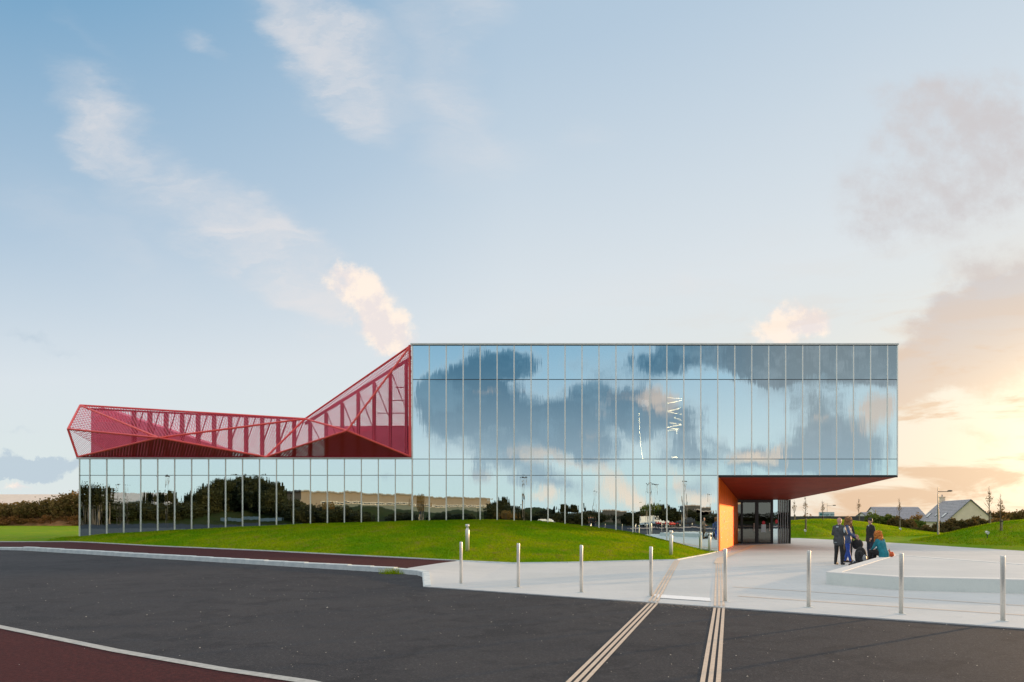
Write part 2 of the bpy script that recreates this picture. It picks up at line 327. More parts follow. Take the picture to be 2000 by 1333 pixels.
def leaf_mat(name, a, b_, tr=.25):
    m = bpy.data.materials.new(name); m.use_nodes = True; T = NT(m.node_tree); b = T.n['Principled BSDF']
    co_ = T.node('ShaderNodeTexCoord').outputs['Object']
    c = T.mix(T.smooth(T.noise(co_, 1.1, 4, .7), .35, .65), (*a, 1), (*b_, 1))
    T.put(b.inputs['Base Color'], c); b.inputs['Roughness'].default_value = .7; b.inputs['Specular IOR Level'].default_value = .2
    tl = T.node('ShaderNodeBsdfTranslucent'); T.put(tl.inputs[0], c)
    mx = T.node('ShaderNodeMixShader'); mx.inputs[0].default_value = tr
    T.l.new(b.outputs[0], mx.inputs[1]); T.l.new(tl.outputs[0], mx.inputs[2])
    T.l.new(mx.outputs[0], T.n['Material Output'].inputs[0]); return m
M['leaf_dark'] = leaf_mat('dark_leaves', (.016, .024, .008), (.035, .036, .012), .1)
M['leaf_green'] = leaf_mat('green_leaves', (.12, .19, .025), (.19, .20, .04), .4)
M['leaf_brown'] = leaf_mat('brown_hedge_leaves', (.17, .11, .035), (.10, .09, .025), .4)
M['leaf_bronze'] = leaf_mat('bronze_leaves', (.26, .15, .05), (.17, .13, .035), .5)

def glass_mat(name, tint, refl, trans):
    m = bpy.data.materials.new(name); m.use_nodes = True; T = NT(m.node_tree); T.n.clear()
    out = T.node('ShaderNodeOutputMaterial')
    co_ = T.node('ShaderNodeTexCoord').outputs['Object']; oi = T.node('ShaderNodeObjectInfo').outputs['Random']
    mp = T.node('ShaderNodeMapping'); T.put(mp.inputs[0], co_); mp.inputs['Scale'].default_value = (3.2, 1, .5)
    h = T.noise(mp.outputs[0], 1.0, 2, .5, 0., dim='4D', w=T.math('MULTIPLY', oi, 60.))
    bn = T.node('ShaderNodeBump'); bn.inputs['Strength'].default_value = 1.; bn.inputs['Distance'].default_value = .0016; T.put(bn.inputs['Height'], h)
    gl = T.node('ShaderNodeBsdfAnisotropic'); gl.inputs['Roughness'].default_value = .0
    T.put(gl.inputs['Color'], T.mix(T.math('MULTIPLY', oi, .6), (*tint, 1), (tint[0]*.9, tint[1]*.95, tint[2]*.98, 1))); T.l.new(bn.outputs[0], gl.inputs['Normal'])
    tr = T.node('ShaderNodeBsdfTransparent'); tr.inputs[0].default_value = (*trans, 1)
    mx = T.node('ShaderNodeMixShader'); mx.inputs[0].default_value = refl
    T.l.new(tr.outputs[0], mx.inputs[1]); T.l.new(gl.outputs[0], mx.inputs[2]); T.l.new(mx.outputs[0], out.inputs[0])
    return m
M['glass'] = glass_mat('mirror_glass', (.84, .99, .99), .90, (.30, .34, .33))
M['glass_top'] = glass_mat('mirror_glass_blue', (.80, .99, 1.0), .92, (.2, .24, .27))
M['glass_door'] = glass_mat('door_glass', (.75, .74, .66), .20, (.30, .28, .24))

def perforated(name, lim):
    m = bpy.data.materials.new(name); m.use_nodes = True; T = NT(m.node_tree)
    b = T.n['Principled BSDF']; b.inputs['Base Color'].default_value = (.96, .11, .19, 1); b.inputs['Roughness'].default_value = .35
    s = T.node('ShaderNodeSeparateXYZ'); T.put(s.inputs[0], T.node('ShaderNodeTexCoord').outputs['Object'])
    k = 2*math.pi/.088
    x = T.math('MULTIPLY', s.outputs[0], k); z = T.math('MULTIPLY', s.outputs[2], k*.866)
    f = T.math('ADD', T.math('ADD', T.math('COSINE', x), T.math('COSINE', T.math('MULTIPLY_ADD', x, .5, z))), T.math('COSINE', T.math('SUBTRACT', T.math('MULTIPLY', x, .5), z)))
    hole = T.smooth(f, lim, lim+.3)
    tl = T.node('ShaderNodeBsdfTranslucent'); tl.inputs[0].default_value = (.95, .14, .26, 1)
    m0 = T.node('ShaderNodeMixShader'); m0.inputs[0].default_value = .3
    T.l.new(b.outputs[0], m0.inputs[1]); T.l.new(tl.outputs[0], m0.inputs[2])
    tr = T.node('ShaderNodeBsdfTransparent')
    mx = T.node('ShaderNodeMixShader'); T.put(mx.inputs[0], hole)
    T.l.new(m0.outputs[0], mx.inputs[1]); T.l.new(tr.outputs[0], mx.inputs[2])
    T.l.new(mx.outputs[0], T.n['Material Output'].inputs[0]); return m
M['perf'] = perforated('perforated_red_sheet', -1.0)
M['perf_shaded'] = perforated('shaded_perforated_red_sheet', 1.6)
M['perf_shaded'].node_tree.nodes['Principled BSDF'].inputs['Base Color'].default_value = (.55, .03, .035, 1)   # darker red puts the shade under the folds into the colour
for n_ in M['perf_shaded'].node_tree.nodes:
    if n_.type == 'BSDF_TRANSLUCENT': n_.inputs[0].default_value = (.05, .003, .004, 1)   # translucence darkened too, part of the same painted shade

# ---------------------------------------------------------------- mesh helpers
class MB:
    def __init__(s): s.v = []; s.f = []
    def add(s, vs, fs):
        o = len(s.v); s.v += [tuple(v) for v in vs]; s.f += [tuple(i+o for i in f) for f in fs]
    def box(s, a, b, mx=None):
        (x0, y0, z0), (x1, y1, z1) = a, b
        vs = [Vector(p) for p in ((x0, y0, z0), (x1, y0, z0), (x1, y1, z0), (x0, y1, z0), (x0, y0, z1), (x1, y0, z1), (x1, y1, z1), (x0, y1, z1))]
        if mx: vs = [mx @ v for v in vs]
        s.add(vs, [(0, 3, 2, 1), (4, 5, 6, 7), (0, 1, 5, 4), (1, 2, 6, 5), (2, 3, 7, 6), (3, 0, 4, 7)])
    def tube(s, p0, p1, r0, r1=None, n=8, cap=True):
        p0 = Vector(p0); p1 = Vector(p1); r1 = r0 if r1 is None else r1
        d = (p1-p0).normalized(); a = d.orthogonal().normalized(); b = d.cross(a)
        vs = [p0+(a*math.cos(t)+b*math.sin(t))*r0 for t in [2*math.pi*i/n for i in range(n)]] + [p1+(a*math.cos(t)+b*math.sin(t))*r1 for t in [2*math.pi*i/n for i in range(n)]]
        fs = [(i, (i+1) % n, n+(i+1) % n, n+i) for i in range(n)]
        if cap: fs += [tuple(range(n))[::-1], tuple(range(n, 2*n))]
        s.add(vs, fs)
    def bar(s, p0, p1, w, h):      # rectangular bar between two points
        p0 = Vector(p0); p1 = Vector(p1); d = (p1-p0).normalized(); up = Vector((0, 0, 1)) if abs(d.z) < .95 else Vector((0, 1, 0))
        a = d.cross(up).normalized()*w/2; b = a.cross(d).normalized()*h/2
        vs = [p+q for p in (p0, p1) for q in (-a-b, a-b, a+b, -a+b)]
        s.add(vs, [(0, 1, 2, 3), (7, 6, 5, 4), (0, 4, 5, 1), (1, 5, 6, 2), (2, 6, 7, 3), (3, 7, 4, 0)])
    def prism(s, poly, z0, z1):
        n = len(poly); s.add([(x, y, z0) for x, y in poly]+[(x, y, z1) for x, y in poly], [tuple(range(n))[::-1], tuple(range(n, 2*n))]+[(i, (i+1) % n, n+(i+1) % n, n+i) for i in range(n)])
    def lathe(s, prof, n=20, c=(0, 0, 0)):
        o = []
        for r, z in prof: o += [(c[0]+r*math.cos(2*math.pi*i/n), c[1]+r*math.sin(2*math.pi*i/n), c[2]+z) for i in range(n)]
        fs = [(k*n+i, k*n+(i+1) % n, (k+1)*n+(i+1) % n, (k+1)*n+i) for k in range(len(prof)-1) for i in range(n)]
        fs += [tuple(range(n))[::-1], tuple(range((len(prof)-1)*n, len(prof)*n))]
        s.add(o, fs)
    def ell(s, c, r, n=12, m=8, rot=None):
        vs = []; 
        for j in range(1, m):
            t = math.pi*j/m
            for i in range(n):
                a = 2*math.pi*i/n; v = Vector((r[0]*math.sin(t)*math.cos(a), r[1]*math.sin(t)*math.sin(a), r[2]*math.cos(t)))
                if rot: v = rot @ v
                vs.append(Vector(c)+v)
        t_ = Vector((0, 0, r[2])); b_ = -t_
        if rot: t_ = rot @ t_; b_ = rot @ b_
        vs += [Vector(c)+t_, Vector(c)+b_]; T_ = len(vs)-2; B_ = len(vs)-1
        fs = [(j*n+i, (j+1)*n+i, (j+1)*n+(i+1) % n, j*n+(i+1) % n) for j in range(m-2) for i in range(n)]
        fs += [(T_, i, (i+1) % n) for i in range(n)] + [(B_, (m-2)*n+(i+1) % n, (m-2)*n+i) for i in range(n)]
        s.add(vs, fs)
    def loft(s, rings, n=16):   # rings: (centre, rx, ry)
        vs = []
        for c, rx, ry in rings: vs += [(c[0]+rx*math.cos(2*math.pi*i/n), c[1]+ry*math.sin(2*math.pi*i/n), c[2]) for i in range(n)]
        k = len(rings)
        s.add(vs, [(j*n+i, j*n+(i+1) % n, (j+1)*n+(i+1) % n, (j+1)*n+i) for j in range(k-1) for i in range(n)]+[tuple(range(n))[::-1], tuple(range((k-1)*n, k*n))])
    def capsule(s, p0, r0, p1, r1, n=12):
        s.tube(p0, p1, r0, r1, n); s.ell(p0, (r0,)*3, n, 8); s.ell(p1, (r1,)*3, n, 8)
    def mesh(s, name, m=None, smooth=False):
        me = bpy.data.meshes.new(name); me.from_pydata(s.v, [], s.f); me.update()
        if m: me.materials.append(m)
        if smooth: me.polygons.foreach_set('use_smooth', [True]*len(me.polygons))
        return me
    def build(s, name, m, parent=None, smooth=False, loc=None):
        return link(name, s.mesh(name, m, smooth), parent, loc)
def link(name, me, parent=None, loc=None, rot=None):
    o = bpy.data.objects.new(name, me); C.objects.link(o)
    if parent: o.parent = parent
    if loc is not None: o.location = loc
    if rot is not None: o.rotation_euler = rot
    return o
def empty(name, label, cat, loc=(0, 0, 0), rz=0, group=None):
    o = bpy.data.objects.new(name, None); C.objects.link(o); o.location = loc; o.rotation_euler = (0, 0, rz); o.empty_display_size = .2
    return tag(o, label, cat, group)
def tag(o, label, cat, group=None):
    o['label'] = label; o['category'] = cat
    if group: o['group'] = group
    return o
def struct(o, kind='structure', label=None):
    o['kind'] = kind
    if label: o['label'] = label
    return o
def copy_tree(o, parent=None):
    c = o.copy(); C.objects.link(c); c.parent = parent
    for ch in [x for x in bpy.data.objects if x.parent == o]: copy_tree(ch, c)
    return c
def npmesh(name, verts, faces, m, k=3):
    me = bpy.data.meshes.new(name); nv = len(verts); nf = len(faces)
    me.vertices.add(nv); me.vertices.foreach_set('co', np.asarray(verts, np.float32).ravel())
    me.loops.add(nf*k); me.loops.foreach_set('vertex_index', np.asarray(faces, np.int32).ravel())
    me.polygons.add(nf); me.polygons.foreach_set('loop_start', np.arange(0, nf*k, k, dtype=np.int32))
    me.update(calc_edges=True); me.materials.append(m); return me
def px(x, y, Y): return Vector(((x-X0)*Y/FPX, Y, CZ+(Y0-y)*Y/FPX))
def ss(a, b, x):
    t = min(1, max(0, (x-a)/(b-a))); return t*t*(3-2*t)
def interp(x, pts):
    if x <= pts[0][0]: return pts[0][1]
    for (a, b), (c, d) in zip(pts, pts[1:]):
        if x <= c: return b+(d-b)*(x-a)/(c-a)
    return pts[-1][1]
def sheet(name, poly, zf, step, m, thick=0., parent=None):
    bm = bmesh.new(); vs = [bm.verts.new((x, y, 0)) for x, y in poly]; bm.faces.new(vs)
    xs = [p[0] for p in poly]; ys = [p[1] for p in poly]
    for ax, lo, hi_ in ((0, min(xs), max(xs)), (1, min(ys), max(ys))):
        k = lo+step
        while k < hi_:
            pt = (k, 0, 0) if ax == 0 else (0, k, 0); no = (1, 0, 0) if ax == 0 else (0, 1, 0)
            bmesh.ops.bisect_plane(bm, geom=bm.verts[:]+bm.edges[:]+bm.faces[:], plane_co=pt, plane_no=no)
            k += step
    bmesh.ops.triangulate(bm, faces=[f for f in bm.faces if len(f.verts) > 4])
    for v in bm.verts: v.co.z = zf(v.co.x, v.co.y)
    if thick:
        ed = [e_ for e_ in bm.edges if e_.is_boundary]
        r = bmesh.ops.extrude_edge_only(bm, edges=ed)
        for v in [g_ for g_ in r['geom'] if isinstance(g_, bmesh.types.BMVert)]: v.co.z -= thick
    bmesh.ops.recalc_face_normals(bm, faces=bm.faces)
    up = sum(f.normal.z*f.calc_area() for f in bm.faces)
    if up < 0: bmesh.ops.reverse_faces(bm, faces=bm.faces)
    me = bpy.data.meshes.new(name); bm.to_mesh(me); bm.free(); me.materials.append(m)
    return link(name, me, parent)

# ---------------------------------------------------------------- ground
def road_z(x, y=0):
    return -.02+.27*min(1, max(0, (-6-x)/21.))
def path_z(x, y=0): return road_z(x)+.145
def plaza_z(x, y):
    z = -.24*ss(24, 40, y)
    z += .13*ss(-3.2, -5.6, x)*ss(17.6, 20.4, y)*1.0
    return z
FRONT = [(-200, 40.5), (-60, 38.2), (-32.4, 37.3), (-28.6, 37.4), (-21.6, 33.6), (-15.2, 30.8), (-5.1, 25.6), (-1, 26.4), (3.5, 28.6), (7.3, 39.6)]
def front_y(x): return interp(x, FRONT)
CREST = [((a-X0)*39/FPX, CZ-(b-Y0)*39/FPX) for a, b in [(150, 1050), (200, 1045), (300, 1039), (440, 1032), (600, 1025), (800, 1019), (950, 1017), (1050, 1020), (1130, 1028), (1200, 1037), (1250, 1045), (1330, 1065), (1385, 1080), (1404, 1082)]]
def mound_z(x, y):
    F = front_y(x); zc = interp(x, CREST); z0 = path_z(x)+.01 if x < -6 else interp(x, [(-6, .135), (-4, .02), (3, 0), (7.3, -.24)])
    span = max(.8, 39-F); t = min(1, max(0, (y-F)/span))
    if x < -30.2:
        k = ss(-30.2, -42, x); zc = zc*(1-k)+.42*k
        if y > 39: zc = zc*(1-ss(39, 60, y))+.42*ss(39, 60, y)
    s_ = math.sin(t*math.pi/2)**1.05
    return z0+(zc-z0)*s_+.03*mnoise.noise(Vector((x*.5, y*.5, 0)))*min(1, t*5)
struct(sheet('ground', [(-2500, -2500), (2500, -2500), (2500, 2500), (-2500, 2500)], lambda x, y: -.7, 1000, M['grass_far']))
# grass bank in front of the glass
xs = np.arange(-30.26, 7.31, .35); nv = 26
vs = []; fs = []
for i, x in enumerate(xs):
    F = front_y(x)
    for j in range(nv): y = F+(40.35-F)*j/(nv-1); vs.append((x, y, mound_z(x, y) if y < 39.3 else mound_z(x, 39.2)))
for i in range(len(xs)-1):
    for j in range(nv-1): a = i*nv+j; fs.append((a, a+nv, a+nv+1, a+1))
me = bpy.data.meshes.new('lawn_mound'); me.from_pydata(vs, [], fs); me.materials.append(M['grass']); me.polygons.foreach_set('use_smooth', [True]*len(fs))
lawn = struct(link('lawn_mound', me), label='long green grass bank rising against the glass facade')
struct(sheet('lawn', [(-200, 40.5)]+[(x, front_y(x)) for x in (-60, -45, -38, -32.4, -30.26)]+[(-30.26, 120), (-200, 120)], mound_z, 2.5, M['grass']), label='flat lawn left of the glass building')
# blades
def blades(name, sampler, n, h, w):
    P_ = sampler(n); a = rng.uniform(0, math.pi, n); hh = h*rng.uniform(.5, 1.3, n)
    dx_ = np.cos(a)*w/2; dy_ = np.sin(a)*w/2; lx = rng.normal(0, .35, n)*hh; ly = rng.normal(0, .35, n)*hh
    v = np.empty((n, 3, 3)); v[:, 0] = P_; v[:, 1] = P_; v[:, 2] = P_
    v[:, 0, 0] -= dx_; v[:, 0, 1] -= dy_; v[:, 1, 0] += dx_; v[:, 1, 1] += dy_; v[:, 2, 0] += lx; v[:, 2, 1] += ly; v[:, 2, 2] += hh
    v[:, :2, 2] -= .01
    me_ = npmesh(name, v.reshape(-1, 3), np.arange(3*n).reshape(-1, 3), M['blade'])
    return link(name, me_)
gx = np.linspace(-30.2, 7.3, 200); gF = np.array([front_y(x) for x in gx]); gt = np.linspace(0, 1, 60)
gz = np.array([[mound_z(x, F+(39.9-F)*t) for t in gt] for x, F in zip(gx, gF)])
def samp_mound(n):
    x = rng.uniform(-30.2, 7.2, n*2); t = rng.uniform(0, 1, n*2)
    F = np.interp(x, gx, gF); keep = rng.uniform(0, 14.5, n*2) < (40-F); x = x[keep][:n]; t = t[keep][:n]; F = F[keep][:n]
    while len(x) < n:
        k = n-len(x); x = np.concatenate([x, x[:k]+rng.normal(0, .1, min(k, len(x)))]); t = np.concatenate([t, rng.uniform(0, 1, min(k, len(t)))]); F = np.interp(x, gx, gF)
    x = np.clip(x, -30.1, 7.2); F = np.interp(x, gx, gF)
    y = F+.03+(39.9-F)*t
    fi = (x-gx[0])/(gx[1]-gx[0]); i = np.clip(fi.astype(int), 0, 198); fx = fi-i; tj = t*59; j = np.clip(tj.astype(int), 0, 58); fj = tj-j
    z = gz[i, j]*(1-fx)*(1-fj)+gz[i+1, j]*fx*(1-fj)+gz[i, j+1]*(1-fx)*fj+gz[i+1, j+1]*fx*fj
    return np.stack([x, y, z], 1)
gb = blades('grass_blades', samp_mound, 230000, .075, .016); struct(gb, 'stuff', 'short green grass blades on the bank before the glass')

# asphalt, red path, kerb
KB = [(-150, 45.6), (-60, 43.6), (-34.5, 40.2), (-31.8, 38.0), (-30.4, 36.5), (-6.3, 21.6), (-5.35, 20.8), (-5.0, 20.2), (-4.3, 17.3)]
PL0 = Vector((-4.3, 17.3)); PL1 = Vector((50, -14.6))
asph = [(-150, -66), (70, -66), (70, -26.35), (50.05, -14.5), (-4.15, 17.42), (-4.9, 20.3), (-5.2, 20.95), (-6.2, 21.7), (-25.8, 31.15), (-27.4, 31.5), (-60, 32.9), (-150, 36)]
struct(sheet('road', asph, road_z, 3, M['asphalt']), label='dark asphalt forecourt road in the foreground')
path_poly = [(-150, 35.9), (-60, 32.8), (-27.4, 31.45), (-25.75, 31.2), (-5.9, 21.72), (-5.1, 25.5), (-15.2, 30.75), (-21.6, 33.55), (-28.6, 37.35), (-32.4, 37.25), (-60, 38.1), (-150, 39.7)]
struct(sheet('red_path', path_poly, path_z, 1.5, M['red_path']), label='dark red asphalt footpath behind the kerb')
plaza_poly = [(-4.3, 17.3), (50, -14.6), (70, 10), (60, 30), (40, 36), (25.4, 40.2), (24.4, 46), (23.8, 51), (21.8, 58), (19.2, 66), (14, 68), (14.9, 51.9), (10.8, 51.9), (7.25, 40.15), (3.5, 28.5), (-1, 26.3), (-5.1, 25.5), (-5.9, 21.74), (-5.0, 20.3)]
struct(sheet('plaza', plaza_poly, plaza_z, .9, M['concrete'], .12), label='pale smooth concrete plaza before the entrance')

kroot = struct(bpy.data.objects.new('kerb', None)); C.objects.link(kroot); kroot['label'] = 'pale concrete kerb between road and red path'
def kerb_stone_mesh(L, h0=.15, h1=.15, w=.2):
    b_ = MB(); c = .02
    for_x = (0, L)
    vs = []
    for xx, h in ((0.006, h0), (L-.006, h1)):
        vs += [(xx, 0, -.1), (xx, .0, h-.02-c), (xx, c+.012, h-.02), (xx, w, h-.02), (xx, w, -.1)]
    b_.add(vs, [(0, 1, 2, 3, 4), (9, 8, 7, 6, 5), (0, 5, 6, 1), (1, 6, 7, 2), (2, 7, 8, 3), (3, 8, 9, 4)])
    return b_.mesh('kerb_stone', M['kerb'])
kmesh = {}
def kerb_run(pts, h0=.155, h1=.155, L=1.0):
    for (ax, ay_), (bx, by) in zip(pts, pts[1:]):
        d = Vector((bx-ax, by-ay_)); n = max(1, round(d.length/L)); l = d.length/n; a = math.atan2(d.y, d.x)
        for i in range(n):
            k = (round(l, 3), h0, h1)
            if k not in kmesh: kmesh[k] = kerb_stone_mesh(l, h0, h1)
            p = Vector((ax, ay_))+d*(i/n)
            o = link('kerb_stone', kmesh[k], kroot, (p.x, p.y, road_z(p.x)+.022+.003*rng.normal()), (0, 0, a+.002*rng.normal()))
kerb_run([(-60, 32.7), (-27.5, 31.25)], .10, .10, 2.0)
kerb_run([(-27.5, 31.25), (-25.9, 31.0)], .13, .13)
kerb_run([(-25.9, 31.0), (-6.3, 21.6)], .165, .165)
kerb_run([(-6.3, 21.6), (-5.35, 20.8), (-5.05, 20.2)])
kmesh[(9, 9, 9)] = kerb_stone_mesh(1.45, .155, .09); kmesh[(8, 8, 8)] = kerb_stone_mesh(1.5, .09, .035)
d_ = Vector((.75, -2.9)).normalized(); a_ = math.atan2(d_.y, d_.x)
link('kerb_stone', kmesh[(9, 9, 9)], kroot, (-5.05, 20.2, 0), (0, 0, a_))
link('kerb_stone', kmesh[(8, 8, 8)], kroot, (-5.05+d_.x*1.46, 20.2+d_.y*1.46, 0), (0, 0, a_))
# thin edging between path / plaza and grass
er = struct(bpy.data.objects.new('edging', None)); C.objects.link(er); er['label'] = 'thin pale concrete edging along the grass'
EP = [(-60, 38.15), (-32.4, 37.25), (-28.6, 37.35), (-21.6, 33.55), (-15.2, 30.75), (-5.1, 25.55), (-1, 26.35), (3.5, 28.55), (7.2, 39.5)]
for (ax, ay_), (bx, by) in zip(EP, EP[1:]):
    d = Vector((bx-ax, by-ay_)); n = max(1, round(d.length/2)); 
    for i in range(n):
        p = Vector((ax, ay_))+d*(i/n); q = Vector((ax, ay_))+d*((i+.995)/n); b_ = MB()
        def ez(v): return (path_z(v.x) if v.x < -5.2 else plaza_z(v.x, v.y))+.022
        b_.bar((p.x, p.y, ez(p)-.03), (q.x, q.y, ez(q)-.03), .09, .09); b_.build('edging_stone', M['kerb'], er)

# foreground red pavement with its flush pale strip
FL = [(-14, 13.3), (-9.1, 10.5), (-6.28, 8.9), (-4.26, 7.8), (-3.02, 7.2), (-.5, 5.4), (3, 2.2)]
struct(sheet('red_pavement', FL+[(3, -8), (-14, -8)], lambda x, y: road_z(x)+.008, 3, M['red_path']), label='dark red asphalt patch at the front left corner')
sb = MB()
for (a, b), (c, d) in zip(FL, FL[1:]):
    sb.add([(a, b, road_z(a)+.016), (c, d, road_z(c)+.016), (c+.03, d+.14, road_z(c)+.016), (a+.03, b+.14, road_z(a)+.016)], [(0, 1, 2, 3)])
struct(sb.build('flush_kerb_strip', M['stripe']), label='pale strip edging the red asphalt corner')

# tactile strips and paint
def ribbon(name, pts, offs, w, m, zoff, root=None, lift=.0):
    b_ = MB(); pts = [Vector(p) for p in pts]
    fine = []
    for a, b in zip(pts, pts[1:]):
        n = max(1, int((b-a).length/.5))
        for i in range(n): fine.append(a.lerp(b, i/n))
    fine.append(pts[-1])
    for k in range(len(fine)-1):
        a, b = fine[k], fine[k+1]; t0 = (fine[min(k+1, len(fine)-1)]-fine[max(k-1, 0)]).normalized(); t1 = (fine[min(k+2, len(fine)-1)]-fine[k]).normalized()
        n0 = Vector((t0.y, -t0.x)); n1 = Vector((t1.y, -t1.x))
        def gz(v): return max(plaza_z(v.x, v.y) if on_plaza(v) else -.02, -1)+zoff
        p = [a+n0*(offs-w/2), a+n0*(offs+w/2), b+n1*(offs+w/2), b+n1*(offs-w/2)]
        b_.add([(q.x, q.y, gz(q)) for q in p], [(0, 1, 2, 3)])
    return b_.build(name, m, root)
def on_plaza(v):
    d = (PL1-PL0).normalized(); return (d.x*(v.y-PL0.y)-d.y*(v.x-PL0.x)) > 0
def crossing(pts):
    # split a polyline where it meets the plaza edge
    a = [Vector(p) for p in pts]; road = []; pl = []
    for p, q in zip(a, a[1:]):
        n = 60
        for i in range(n):
            v = p.lerp(q, i/n); (pl if on_plaza(v) else road).append(v)
    (pl if on_plaza(a[-1]) else road).append(a[-1]); return road, pl
S1 = [(-3.2, 2.8), (-.2, 7.22), (1.22, 13.93), (2.24, 20.3), (3.5, 28.2)]
S2 = [(.2, 2.8), (1.24, 7.22), (2.48, 13.4), (3.84, 20.8), (4.75, 25.8)]
for S, lab in ((S1, 'beige tactile guide strip with three ribs, left of the white bar'), (S2, 'beige tactile guide strip with three ribs, right of the white bar')):
    r_ = struct(bpy.data.objects.new('guide_strip', None)); C.objects.link(r_); r_['label'] = lab
    road_, pl_ = crossing(S)
    for o_ in (-.083, 0, .083):
        b1 = ribbon('guide_rib', road_, o_, .052, M['tac'], .006, r_); b2 = ribbon('guide_rib', pl_, o_, .045, M['faded'], .014, r_)
struct(ribbon('faded_path_line', [(4.75, 25.8), (5.6, 30), (7.6, 37), (9.7, 43), (11.2, 47.5), (12.6, 49.6)], 0, .35, M['faded'], .012), label='faded pinkish line leading to the entrance door')
for pts, nm in (([(3.5, 17.1), (5.6, 15.6), (8.5, 13.45), (14, 9.4)], 'upper'), ([(3.2, 15.1), (5.2, 13.75), (7.7, 12.15), (13, 8.4)], 'lower')):
    struct(ribbon('plaza_line', pts, 0, .05, M['faded'], .010), label='thin tan line across the concrete, '+('farther from' if nm == 'upper' else 'nearer')+' the road')
b_ = MB(); q = [(1.36, 15.45), (2.52, 14.7), (2.44, 14.12), (1.36, 14.75)]
b_.add([(x, y, .012) for x, y in q], [(0, 1, 2, 3)]); struct(b_.build('painted_bar', M['white_paint']), label='white painted bar between the two guide strips')
# debris
def pebbles(name, n, rect, s, m, lab, z=-.018):
    P_ = np.stack([rng.uniform(rect[0], rect[1], n), rng.uniform(rect[2], rect[3], n), np.full(n, z)], 1)
    sz = s*rng.lognormal(0, .45, n); v = np.empty((n, 4, 3))
    for k, (a, b, c) in enumerate(((-1, -.6, 0), (1, -.5, 0), (0, 1, 0), (.1, .1, .8))):
        v[:, k, 0] = P_[:, 0]+a*sz; v[:, k, 1] = P_[:, 1]+b*sz; v[:, k, 2] = P_[:, 2]+c*sz+.27*np.clip((-6-P_[:, 0])/21, 0, 1)
    f = (np.arange(n)[:, None, None]*4+np.array([[0, 1, 3], [1, 2, 3], [2, 0, 3]])[None]).reshape(-1, 3)
    return struct(link(name, npmesh(name, v.reshape(-1, 3), f, m)), 'stuff', lab)
M['pebble'] = mat('pale_pebble', (.42, .38, .33), .8)
pebbles('gravel', 1700, (-14, 10, 5, 20.5), .0055, M['pebble'], 'tiny pale stones scattered on the road')
for bx, by, n in ((1.0, 13.9, 1500), (2.0, 13.25, 1200)):
    nn = n; P_x = rng.normal(0, .35, nn); P_y = -.02+rng.exponential(.13, nn)
    d = (PL1-PL0).normalized(); nrm = Vector((d.y, -d.x))
    if nrm.y > 0: nrm = -nrm
    base_ = PL0+d*((Vector((bx, by))-PL0).dot(d)); v = np.empty((nn, 3, 3)); sz = .007*rng.lognormal(0, .4, nn)
    X_ = base_.x+d.x*P_x+nrm.x*P_y; Y_ = base_.y+d.y*P_x+nrm.y*P_y; aa = rng.uniform(0, 6.28, nn)
    for k in range(3): v[:, k, 0] = X_+sz*np.cos(aa+2.09*k); v[:, k, 1] = Y_+sz*np.sin(aa+2.09*k); v[:, k, 2] = -.0135
    M.setdefault('sand', mat('beige_sand', (.50, .41, .33), .9))
    struct(link('sand', npmesh('sand', v.reshape(-1, 3), np.arange(3*nn).reshape(-1, 3), M['sand'])), 'stuff', 'beige sand spilt at the plaza edge beside a guide strip')

# right-hand mounds
HUMPS = [(27.5, 82, 15.5, 18.5, 1.74), (20.6, 68.6, 4.8, 3.9, 1.25), (31.8, 51.8, 8.4, 9.6, 1.42), (42, 52, 14, 15, 1.45), (48, 86, 14, 14, .8)]
def right_z(x, y):
    z = -.27
    for cx, cy, rx, ry, h in HUMPS:
        r_ = math.hypot((x-cx)/rx, (y-cy)/ry)
        if r_ < 1: z = max(z, z)+h*(.5+.5*math.cos(math.pi*r_))
    return z+.02*mnoise.noise(Vector((x*.4, y*.4, 3)))
struct(sheet('mounded_lawn', [(17, 62), (26, 36), (70, 36), (95, 60), (95, 128), (10, 128), (12, 68)], right_z, 1.1, M['grass']), label='rolling green grass mounds right of the entrance')
for o in (bpy.data.objects['mounded_lawn'],): o.data.polygons.foreach_set('use_smooth', [True]*len(o.data.polygons))
def samp_right(n):
    x = rng.uniform(17, 52, n); y = rng.uniform(42, 92, n)
    XX = np.linspace(17, 52, 120); YY = np.linspace(42, 92, 160); G_ = np.array([[right_z(a, b) for b in YY] for a in XX])
    z = G_[np.clip(((x-17)/35*119).round().astype(int), 0, 119), np.clip(((y-42)/50*159).round().astype(int), 0, 159)]; k = z > -.15; return np.stack([x[k], y[k], z[k]], 1)
def blades_r():
    P_ = samp_right(260000); return blades('grass_tufts', lambda n: P_, len(P_), .12, .035)
struct(blades_r(), 'stuff', 'short grass blades on the right-hand mounds')

